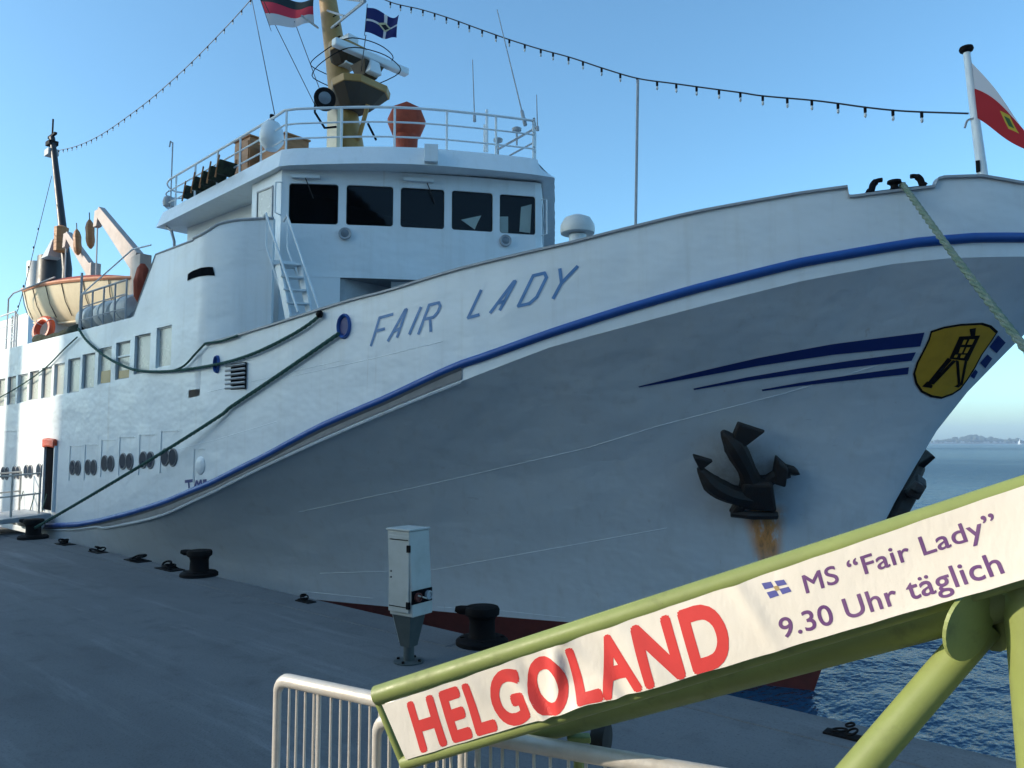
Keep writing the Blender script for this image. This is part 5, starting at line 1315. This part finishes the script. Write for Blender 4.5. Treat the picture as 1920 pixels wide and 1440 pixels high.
# ------------------------------------------------------------------ mooring ropes
def rope(name, label, pts, r, mat, n=10):
    pts = [V(p) for p in pts]; t_ = thing(name, label, "rope", tuple(pts[-1]), "mooring ropes")
    G = []; L_ = 0; prev = None
    al = [0.0]
    for a_, b2 in zip(pts[:-1], pts[1:]): al.append(al[-1] + np.linalg.norm(b2 - a_))
    N = int(min(420, max(24, al[-1] / (r * 1.5)))); q_ = [V([np.interp(v, al, [p[k] for p in pts]) for k in range(3)]) for v in np.linspace(0, al[-1], N)]
    for st in range(3):                # three strands laid round each other
        path = []
        for i, p in enumerate(q_):
            d_, s2, u2 = frame(q_[min(i + 1, N - 1)] - q_[max(i - 1, 0)]); a_ = 2 * math.pi * (st / 3 + (al[-1] * i / N) / (r * 11))
            path.append(p + (s2 * math.cos(a_) + u2 * math.sin(a_)) * r * .48)
        MB().tube(path, r * .58, 6).build("strand", mat, t_, smooth=True)
    return t_
bol_far = onZ(62, 1010, 0)
e = FL1[0] + FL1[1] * .05
def onhull(px, py, off=.05):
    if px > 384:
        h_ = shell(px, py)
        if h_ is not None: return h_[0] + h_[1] * off
    return onY(px, py, YW - off)
main_rope = []
for t in np.linspace(0, 1, 40):
    px_, py_ = 640 + (66 - 640) * t, 626 + (990 - 626) * t + 10 * math.sin(math.pi * t)
    yy = (FL1[0][1] + .1) * (1 - t) + (bol_far[1] - .02) * t; P1 = onY(px_, py_, yy); P2 = onhull(px_, py_, .05)
    main_rope.append(P2 if P2[1] < P1[1] else P1)
main_rope.append(bol_far + V((-.1, .15, .3)))
rope("mooring_rope", "taut green rope from the blue fairlead down to the farthest bollard", main_rope, .034, M['rope'])
rope("mooring_rope", "slack green rope looped along the ship's side below the windows", catmull([onhull(*p) for p in ((604, 590), (595, 600), (560, 624), (500, 655), (450, 674), (400, 686), (340, 694), (290, 697), (250, 693), (210, 676), (180, 655), (160, 636), (147, 616))], 5), .030, M['rope'])
rope("mooring_rope", "short green rope end hanging from the bulwark above the louvre", catmull([onhull(*p) for p in ((450, 630), (420, 640), (392, 644), (381, 648), (365, 665), (345, 686), (322, 696))], 5), .022, M['rope'])
rope("mooring_rope", "thin green rope slanting down the hull side at the far left", catmull([onhull(*p) for p in ((145, 632), (120, 655), (85, 690), (40, 722), (0, 745), (-40, 765))], 5), .018, M['rope'])
p0 = bulw(hit(1690, 355, TOP)[0], .10); qd = onY(1905, 608, 1.3)
dv = (qd - p0); end = p0 + dv * ((.35 - p0[2]) / dv[2])
rope("mooring_rope", "thick worn green hawser from the bow roller down over the crest", sag(p0 + V((-.15, .4, -.05)), p0, 0, 3)[:-1] + sag(p0, end, .12, 40), .037, M['oldrope'], 12)
# knots and chafe on the hawser
h0 = MB().lathe(FL2[0], [(.02, 0), (.05, .04), (.02, .08)], 8, FL2[1]); 
a = onhull(604, 590); MB().lathe(a, [(.03, -.04), (.06, -.02), (.06, .03), (.03, .06)], 10, (0, -1, 0)).build("rope_eye", M['black'], ferry, smooth=True)

# ------------------------------------------------------------------ quay furniture
def bollard(p, s_, label, turn=1):
    t_ = thing("bollard", label, "bollard", tuple(p), "bollards along the quay edge")
    MB().lathe(p, [(.30 * s_, .002), (.30 * s_, .05 * s_), (.27 * s_, .075 * s_), (.18 * s_, .085 * s_)], 24).build("base_plate", M['black'], t_, smooth=True)
    MB().lathe(p, [(.165 * s_, .08 * s_), (.15 * s_, .12 * s_), (.145 * s_, .26 * s_), (.16 * s_, .31 * s_), (.195 * s_, .335 * s_), (.20 * s_, .39 * s_), (.185 * s_, .42 * s_), (.06 * s_, .435 * s_)], 24).build("post", M['black'], t_, smooth=True)
    e = -RT * turn
    MB().tube([p + V((0, 0, .375 * s_)) + e * .1 * s_, p + V((0, 0, .385 * s_)) + e * .25 * s_, p + V((0, 0, .395 * s_)) + e * .31 * s_], [.055 * s_, .05 * s_, .03 * s_], 10).build("horn", M['black'], t_, smooth=True)
    for k in range(4):
        a = R_(45 + 90 * k); MB().lathe(p + V((.23 * s_ * math.cos(a), .23 * s_ * math.sin(a), .07 * s_)), [(.025, 0), (.025, .02)], 6).build("bolt", M['black'], t_)
bollard(onZ(904, 1208, 0), .96, "black mooring bollard behind the green handrail near the cabinet")
bollard(onZ(373, 1080, 0), 1.0, "black mooring bollard at the quay edge left of the cabinet")
bollard(bol_far, 1.05, "farthest black bollard holding the taut green rope")
rr = random.Random(4)
def rope_heap(px, py, w_, label):
    k_ = w_ / .45
    c = onZ(px, py, 0); t_ = thing("mooring_ring", label, "mooring ring", tuple(c), "mooring rings along the quay edge")
    MB().box(c + V((0, 0, .012)), (w_ * 1.3, .26 * k_, .02)).build("plate", M['black'], t_, bevel=.005)
    for k in range(3): MB().torus(c + V((rr.uniform(-.1, .1), rr.uniform(-.05, .05), .035 + .03 * k)), (rr.uniform(-.5, .5), rr.uniform(-.5, .5), 1), (.12 - .025 * k) * k_, .019 * k_, 18, 7).build("ring", M['black'], t_, smooth=True)
for px_, py_, w_, lab in ((122, 1021, .42, "flat black mooring ring next to the farthest bollard"), (184, 1036, .36, "small black mooring ring between the far and middle bollards"), (258, 1052, .46, "black mooring ring with piled links in the middle of the edge"), (318, 1068, .46, "black mooring ring just left of the middle bollard"), (573, 1129, .24, "small low black mooring ring right of the middle bollard"), (1580, 1381, .2, "low black mooring ring behind the green diagonal strut")):
    rope_heap(px_, py_, w_, lab)
# power cabinet on its pedestal
cb = onZ(772, 1241, 0)
tc = thing("power_cabinet", "pale grey shore power cabinet on a tapered pedestal at the quay edge", "cabinet", tuple(cb))
dpt = np.linalg.norm(cb[:2] - CAM[:2]); mp = dpt / FPX
ang = math.atan2(CAM[1] - cb[1], CAM[0] - cb[0]) + R_(3)
ea = V((math.cos(ang + R_(45)), math.sin(ang + R_(45)), 0)); eb = V((math.cos(ang - R_(45)), math.sin(ang - R_(45)), 0))
if ea.dot(RT) > eb.dot(RT): ea, eb = eb, ea       # ea: face turned left, eb: face turned right
zb_, zt_ = zfor(cb[0], cb[1], 1150), zfor(cb[0], cb[1], 993); S2 = .30
lean = -RT * .018
AX = np.array([ea, eb, (0, 0, 1)])
ctr = V((cb[0], cb[1], (zb_ + zt_) / 2)) - RT * .03
body = MB().hexa([ctr + V((0, 0, zb_ - ctr[2])) + ea * a * S2 / 2 + eb * b_ * S2 / 2 - lean for a, b_ in ((-1, -1), (1, -1), (1, 1.06), (-1, 1.06))], [ctr + V((0, 0, zt_ - ctr[2])) + ea * a * S2 / 2 + eb * b_ * S2 / 2 + lean for a, b_ in ((-1, -1), (1, -1), (1, 1), (-1, 1))]).build("body", M['cabinet'], tc, bevel=.012)
MB().box(ctr + V((0, 0, zt_ - ctr[2] + .012)) + lean, (S2 + .02, S2 + .02, .02), AX).build("roof", M['cabinet'], tc, bevel=.006)
hgt = zt_ - zb_
MB().box(ctr + ea * (S2 / 2 + .006), (.012, S2 * .90, hgt * .90), AX).build("door", M['cabinet'], tc, bevel=.004)
for dz_ in (.40, -.385): MB().box(ctr + ea * (S2 / 2 + .0155) + V((0, 0, hgt * dz_)), (.004, S2 * .82, .008), AX).build("vent_slot", M['dark'], tc)
for dz_ in (.30, -.36): MB().box(ctr + ea * (S2 / 2 + .012) + eb * S2 * .43 + V((0, 0, hgt * dz_)), (.03, .035, .07), AX).build("hinge", M['black'], tc, bevel=.004)
for dz_ in (.02, -.05): MB().lathe(ctr + ea * (S2 / 2 + .012) - eb * S2 * .33 + V((0, 0, hgt * dz_)), [(.008, 0), (.008, .008)], 8, ea).build("lock", M['dark'], tc)
pnl = MB().box(ctr + eb * (S2 / 2 + .016) + V((0, 0, -hgt * .27)), (S2 * .98, .016, .13), AX).build("socket_panel", M['dark'], tc)
for k, mt_3 in ((-.26, 'antifoul'), (.26, 'grey')):
    c = ctr + eb * (S2 / 2 + .024) + ea * k * S2 * -1 + V((0, 0, -hgt * .27)); so = MB().lathe(c, [(.045, 0), (.045, .03), (.034, .032), (.032, .016)], 16, eb).build("socket", M[mt_3], pnl, smooth=True)
MB().tube([ctr + eb * (S2 / 2 + .04) + ea * .1 + V((0, 0, -hgt * .24)), ctr + eb * (S2 / 2 + .05) - ea * .03 + V((0, 0, -hgt * .30))], .008, 6).build("lever", M['galv'], pnl)
base = ctr + lean * 0
MB().hexa([base + V((0, 0, .16 - ctr[2])) + ea * a + eb * b_ for a, b_ in ((-.06, -.06), (.06, -.06), (.06, .06), (-.06, .06))], [base + V((0, 0, zb_ - .004 - ctr[2])) + ea * a + eb * b_ for a, b_ in ((-.11, -.11), (.12, -.11), (.12, .12), (-.11, .12))]).build("pedestal", M['pedestal'], tc)
MB().hexa([base + V((0, 0, zb_ - .28 - ctr[2])) - RT * .10 + ea * a for a in (-.004, .004)] + [base + V((0, 0, zb_ - .22 - ctr[2])) - RT * .055 + ea * a for a in (.004, -.004)], [base + V((0, 0, zb_ - .004 - ctr[2])) - RT * .17 + ea * a for a in (-.004, .004)] + [base + V((0, 0, zb_ - .004 - ctr[2])) - RT * .055 + ea * a for a in (.004, -.004)]).build("pedestal_wing", M['cabinet'], tc)
MB().tube([base + V((0, 0, .0 - ctr[2])), base + V((0, 0, .2 - ctr[2]))], .055, 14).build("foot_tube", M['pedestal'], tc, smooth=True)
MB().lathe((base[0], base[1], 0), [(.15, .002), (.15, .014), (.06, .02)], 18).build("foot_plate", M['pedestal'], tc)
for k in range(4): a = R_(20 + 90 * k); MB().lathe((base[0] + .12 * math.cos(a), base[1] + .12 * math.sin(a), .012), [(.016, 0), (.016, .022)], 6).build("bolt", M['black'], tc)

# boarding gangway and white fenders at the far left
gwy = thing("boarding_gangway", "aluminium boarding gangway leading to the open side door at the far left", "gangway", (dx0 - .1, -1.5, 0))
gdz = .45; gx0, gx1 = dx0 - 1.1, dx1 + .12
MB().hexa([(gx0, -4.5, .02), (gx1, -4.5, .02), (gx1, YW - .1, gdz - .12), (gx0, YW - .1, gdz - .12)], [(gx0, -4.5, .10), (gx1, -4.5, .10), (gx1, YW - .1, gdz), (gx0, YW - .1, gdz)]).build("deck", M['grey'], gwy)
for xg in (gx0 + .03, gx1 - .4):
    for k, y in enumerate((-4.3, -2.9, -1.6, -.3, .3)):
        zz = .1 + (y + 4.5) / 5 * (gdz - .1); fin("stanchion", [(xg, y, zz), (xg, y, zz + 1.0)], .028, M['galv'], gwy, 8)
    for dz_ in (.5, 1.0): fin("handrail", [(xg, -4.3, .12 + dz_), (xg, .3, gdz + dz_ - .02)], .022, M['galv'], gwy, 8)
for k in range(3):
    c = onY(22 + 22 * k, 985, .30)
    t_ = thing("fender", ["white sausage fender at the left end of the three", "middle white sausage fender under the gangway", "white sausage fender nearest the far bollard"][k], "fender", (c[0], c[1], -.5), "white fenders between quay and hull")
    MB().lathe((c[0] - .35, c[1], .16), [(.03, 0), (.09, .05), (.12, .12), (.12, .64), (.09, .72), (.03, .77)], 16, (1, 0, 0)).build("body", M['white'], t_, smooth=True)
    fin("lanyard", [(c[0], c[1] + .1, .28), (c[0], YW - .02, .9)], .012, M['rope'], t_, 5)

# ------------------------------------------------------------------ crowd barriers in the foreground
HBAR = 1.1
def barrier(pa, pb, label, bars, thick, r=.031, start_round=True):
    t_ = thing("crowd_barrier", label, "barrier", (pa[0], pa[1], 0), "steel barriers in front of the gangway")
    d_ = (pb - pa); d_[2] = 0; L_ = np.linalg.norm(d_); d_ /= L_; rr_ = .07
    path = [V((pa[0], pa[1], .02))] + [pa + d_ * (rr_ - rr_ * math.cos(a)) + V((0, 0, -rr_ + rr_ * math.sin(a))) for a in np.linspace(0, math.pi / 2, 7)] + [pb - d_ * (rr_ - rr_ * math.cos(a)) + V((0, 0, -rr_ + rr_ * math.sin(a))) for a in np.linspace(math.pi / 2, 0, 7)] + [V((pb[0], pb[1], .02))]
    rs = [r * .62] + [r * .62 + (r - r * .62) * min(1, k / 5) for k in range(7)] + [r * .62 + (r - r * .62) * min(1, k / 5) for k in range(6, -1, -1)] + [r * .62]
    MB().tube(path, rs, 14).build("frame_tube", M['galv'], t_, smooth=True)
    MB().tube([pa + V((0, 0, .2 - HBAR)), pb + V((0, 0, .2 - HBAR))], .016, 10).build("bottom_rail", M['galv'], t_, smooth=True)
    first = None
    for px_ in bars + thick:
        lo, hi = 0.0, L_
        for _ in range(40):
            m = (lo + hi) / 2
            if proj(pa + d_ * m - V((0, 0, r)))[0] < px_: lo = m
            else: hi = m
        if lo < .01 or lo > L_ - .01: continue
        p = pa + d_ * lo; rb_ = .0115 if px_ in thick else .0062
        MB().tube([V((p[0], p[1], .2)), p - V((0, 0, r * .6))], rb_, 8).build("bar", M['galv'], t_, smooth=True)
    for e in (pa + d_ * .02, pb - d_ * .02):
        cx_ = np.cross(d_, V((0, 0, 1))); MB().box(V((e[0], e[1], .016)), (.06, .55, .03), np.array([d_, cx_, (0, 0, 1)])).build("foot", M['galv'], t_, bevel=.008)
    return t_
b1a = onZ(521, 1272, HBAR); b1b = onZ(690, 1308, HBAR); dv = b1b - b1a; b1b = b1a + dv * 1.9
barrier(b1a, b1b, "pale steel barrier on the left with its rounded end post", [543, 557, 573, 589, 621, 639, 656, 675, 694, 712, 732], [598])
b2a = onZ(707, 1345, HBAR); b2b = onZ(1300, 1448, HBAR); dv = b2b - b2a; b2b = b2a + dv * 1.5
barrier(b2a, b2b, "pale steel barrier passing behind the lower end of the banner", [730, 752, 775, 798, 820, 833, 846, 874, 920, 942, 970, 1001, 1032, 1066, 1099, 1135, 1172, 1210, 1250, 1290], [896])

# ------------------------------------------------------------------ green gangway handrail with the banner
DL, DR = 2.9, 1.9
gh = thing("green_handrail", "lime green tubular gangway handrail rising from the lower middle to the right", "handrail", tuple(V((*atd(1700, 1440, 2.4)[:2], 0))))
tA, tB = atd(706, 1304, DL + .045), atd(1960, 903, DR + .25)
MB().tube([tA, tB], .036, 16).build("top_rail", M['green'], gh, smooth=True)
lA, lB = atd(757, 1430, DL + .03), atd(1960, 1066, DR + .03)
MB().tube([lA, lB], .027, 14).build("lower_rail", M['green'], gh, smooth=True)
MB().tube([tA, lA], .017, 12).build("end_bar", M['green'], gh, smooth=True)
mA, mB = atd(985, 1358, DL + .10), atd(1960, 1083, DR + .12)
MB().tube([mA, mB], .078, 20).build("main_tube", M['green'], gh, smooth=True)
sB = atd(1845, 1172, 2.12); sA = atd(1562, 1500, 2.12); dv = sA - sB; sA = sB + dv * ((0.0 - sB[2]) / dv[2])
MB().tube([sB, sA], .045, 20).build("strut", M['green'], gh, smooth=True)
cB0 = atd(1846, 1166, 2.12); cB1 = atd(1960, 1112, 2.2)
MB().tube([cB0, cB1], [.082, .088], 20).build("joint_sleeve", M['green'], gh, smooth=True)
fc_ = atd(1812, 1172, 2.02); fnv = RT * .42 - V((0, 0, .20)) - F * .88
MB().lathe(fc_, [(.094, 0), (.094, .010)], 28, fnv).build("joint_flange", M['green'], gh)
pT, pBm = atd(1936, 1092, 2.0), atd(1966, 1440, 2.0); dv = pBm - pT; pEnd = pT + dv * ((0.0 - pT[2]) / dv[2])
MB().tube([pT, pEnd], .070, 20).build("post", M['green'], gh, smooth=True)
MB().lathe(pT, [(.076, -.03), (.076, .0), (.06, .018), (.02, .022)], 20, (pT - pEnd)).build("post_cap", M['green'], gh, smooth=True)
c = atd(1128, 1382, 3.05); MB().lathe(c - RT * .03, [(.02, 0), (.06, .004), (.064, .03), (.06, .056), (.02, .06)], 18, RT - F * .5).build("roller", M['rubber'], gh, smooth=True)
c = atd(1085, 1384, 2.9); MB().box(c, (.085, .05, .022), np.array([RT, F, UP])).build("clamp", M['green'], gh, bevel=.004); MB().tube([c, V((c[0], c[1], 0))], .02, 10).build("support_leg", M['green'], gh)
a, b_ = atd(1075, 1178, DL + .0), atd(1240, 1122, DR + .58)
# reflective tape on the top rail
ta = tA + (tB - tA) * .345; tb_ = tA + (tB - tA) * .475
MB().box((ta + tb_) / 2 + V((0, 0, .0335)), (np.linalg.norm(tb_ - ta), .022, .006), np.array([(tb_ - ta) / np.linalg.norm(tb_ - ta), frame(tb_ - ta)[1], frame(tb_ - ta)[2]])).build("tape", paint("pale_yellow_tape", (0.62, 0.66, 0.28), 0.4, .1, 6), gh, smooth=True)
# cross member near the ground end
# banner
TL, BL, TR, BR = atd(719, 1319, DL), atd(765, 1421, DL), atd(1960, 894, DR - .02), atd(1960, 1072, DR - .02)
bn = np.cross(TR - TL, BL - TL); bn /= np.linalg.norm(bn)
if bn.dot(CAM - TL) < 0: bn = -bn
def fold(x, c, w_): return math.exp(-((x - c) / w_) ** 2)
def wrinkle(u, v_):
    h_ = .0030 * math.sin(u * 11 + v_ * 2.2) + .0010 * math.sin(u * 41 - v_ * 5)
    for c, w_, a, k in ((.272, .011, .020, .05), (.295, .012, -.012, .02), (.335, .014, .016, -.03), (.365, .010, -.012, .03), (.398, .012, .017, .06), (.43, .014, -.009, .02), (.20, .02, .007, .05), (.475, .03, .012, .05), (.505, .02, -.006, .06), (.655, .012, .008, .045), (.70, .02, -.004, .04), (.08, .03, .006, -.05)):
        h_ += a * fold(u, c + k * (v_ - .5), w_) * (0.6 + .4 * math.sin(v_ * 3 + c * 40))
    h_ += .018 * fold(u, .36, .035) * max(0, v_ - .6) / .4
    return h_
def bpt(u, v_, off=0.0):
    p = (TL * (1 - v_) + BL * v_) * (1 - u) + (TR * (1 - v_) + BR * v_) * u
    edge = .010 * fold(u, .365, .03) * 4 * max(0, v_ - .75)       # lower hem lifting
    scal = .0012 * abs(math.sin(u * 47)) * (max(0, v_ - .93) / .07 - max(0, .07 - v_) / .07)
    up_ = (TL - BL) / np.linalg.norm(TL - BL)
    return p + bn * (wrinkle(u, v_) * 1.05 + .010 + off) + up_ * (edge + scal)
t_ = thing("banner", "white vinyl banner with red and purple lettering on the green handrail", "banner", tuple((BL + BR) / 2))
NU, NV = 260, 28
MB().grid([[bpt(i / NU, j / NV) for j in range(NV + 1)] for i in range(NU + 1)]).build("sheet", M['banner'], t_, smooth=True, angle=None)
def buv(px, py):                      # sight line -> banner coordinates
    d = ray(px, py); n_ = np.cross(TR - TL, BL - TL); tt = ((TL - CAM).dot(n_)) / d.dot(n_); P = CAM + d * tt
    lo_, u = 0, .5
    for _ in range(30):
        a = TL * (1 - u) + TR * u; b2 = BL * (1 - u) + BR * u; vv = (P - a).dot(b2 - a) / (b2 - a).dot(b2 - a)
        q_ = a + (b2 - a) * vv; u += (P - q_).dot(TR - TL) / (TR - TL).dot(TR - TL)
    return u, vv
def lettering(text, quad, mat, name, bold=.02, sub=2, off=.0007, space=1.0):
    cu = bpy.data.curves.new("tmp", 'FONT'); cu.body = text; cu.size = 1.0; cu.resolution_u = 6; cu.space_character = space
    ob_ = bpy.data.objects.new("tmp", cu); col.objects.link(ob_)
    bpy.context.view_layer.update()
    me0 = bpy.data.meshes.new_from_object(ob_.evaluated_get(bpy.context.evaluated_depsgraph_get()))
    bpy.data.objects.remove(ob_); bpy.data.curves.remove(cu)
    bm_ = bmesh.new(); bm_.from_mesh(me0); bmesh.ops.triangulate(bm_, faces=bm_.faces)
    for _ in range(sub):
        ed = [e for e in bm_.edges if e.calc_length() > .09]
        bmesh.ops.subdivide_edges(bm_, edges=ed, cuts=1); bmesh.ops.triangulate(bm_, faces=bm_.faces)
    bm_.verts.ensure_lookup_table()
    base_v = [(v.co.x, v.co.y) for v in bm_.verts]; base_f = [tuple(v.index for v in f.verts) for f in bm_.faces]; bm_.free()
    x0, x1 = min(p[0] for p in base_v), max(p[0] for p in base_v); cap = .73
    (u0, v0), (u1, v1), (u2, v2), (u3, v3) = quad          # baseline left, baseline right, cap right, cap left
    m = MB()
    shifts = [(0, 0)] + [(bold * math.cos(a), bold * math.sin(a)) for a in np.arange(8) * math.pi / 4]
    for k, (sx_, sy_) in enumerate(shifts):                # a bold stroke: overlapping passes of the same letter
        vs = []
        for x, y in base_v:
            a = (x + sx_ - x0) / (x1 - x0); b2 = (y + sy_) / cap
            u = (u0 * (1 - a) + u1 * a) * (1 - b2) + (u3 * (1 - a) + u2 * a) * b2
            vv = (v0 * (1 - a) + v1 * a) * (1 - b2) + (v3 * (1 - a) + v2 * a) * b2
            vs.append(bpt(u, vv, off + k * .00003))
        m.add(vs, base_f)
    return m.build(name, mat, t_, fix=False)
words = [("HELGOLAND", ((795, 1402), (1380, 1229), (1342, 1118), (768, 1312)), M['letter_red'], .042, "helgoland_letters"),
         ("MS \u201cFair Lady\u201d", ((1514, 1107), (1872, 993), (1858, 958), (1504, 1074)), M['letter_purple'], .013, "upper_text_letters"),
         ("9.30 Uhr t\u00e4glich", ((1472, 1189), (1880, 1067), (1864, 1028), (1460, 1153)), M['letter_purple'], .013, "lower_text_letters")]
for tx_, qp, mt_4, bo, nm in words:
    o = lettering(tx_, [buv(*p) for p in qp], mt_4, nm, bo, 3, space=1.12 if tx_[0] == 'H' else 1.05); o["kind"] = "stuff"
em = [buv(*p) for p in ((1429, 1090), (1471, 1083), (1486, 1104), (1446, 1117))]
def emq(a0, a1, b0, b1, mat, name, off=.0008):
    def P(a, b2): 
        u = (em[0][0] * (1 - a) + em[1][0] * a) * (1 - b2) + (em[3][0] * (1 - a) + em[2][0] * a) * b2
        vv = (em[0][1] * (1 - a) + em[1][1] * a) * (1 - b2) + (em[3][1] * (1 - a) + em[2][1] * a) * b2
        return bpt(u, vv, off)
    MB().grid([[P(a0 + (a1 - a0) * i / 3, b0 + (b1 - b0) * j / 3) for j in range(4)] for i in range(4)]).build(name, mat, t_, fix=False)
for a0, a1 in ((0, .42), (.58, 1)):
    for b0, b1 in ((0, .4), (.6, 1)): emq(a0, a1, b0, b1, M['ink_blue'], "emblem_field")
emq(.40, .60, .34, .66, M['ink_ochre'], "emblem_centre", .0012)

# ------------------------------------------------------------------ river haze
hz = MB().hexa([(-3200, -3200, -9.5), (3200, -3200, -9.5), (3200, 3200, -9.5), (-3200, 3200, -9.5)], [(-3200, -3200, 60), (3200, -3200, 60), (3200, 3200, 60), (-3200, 3200, 60)])
hm_ = bpy.data.materials.new("haze_air"); hm_.use_nodes = True; hn = hm_.node_tree.nodes; hn.remove(hn["Principled BSDF"])
pv = hn.new("ShaderNodeVolumePrincipled"); pv.inputs["Density"].default_value = 0.00033; pv.inputs["Color"].default_value = (0.50, 0.70, 0.95, 1)
hm_.node_tree.links.new(pv.outputs[0], hn["Material Output"].inputs["Volume"])
o = hz.build("haze", hm_); o["kind"] = "stuff"
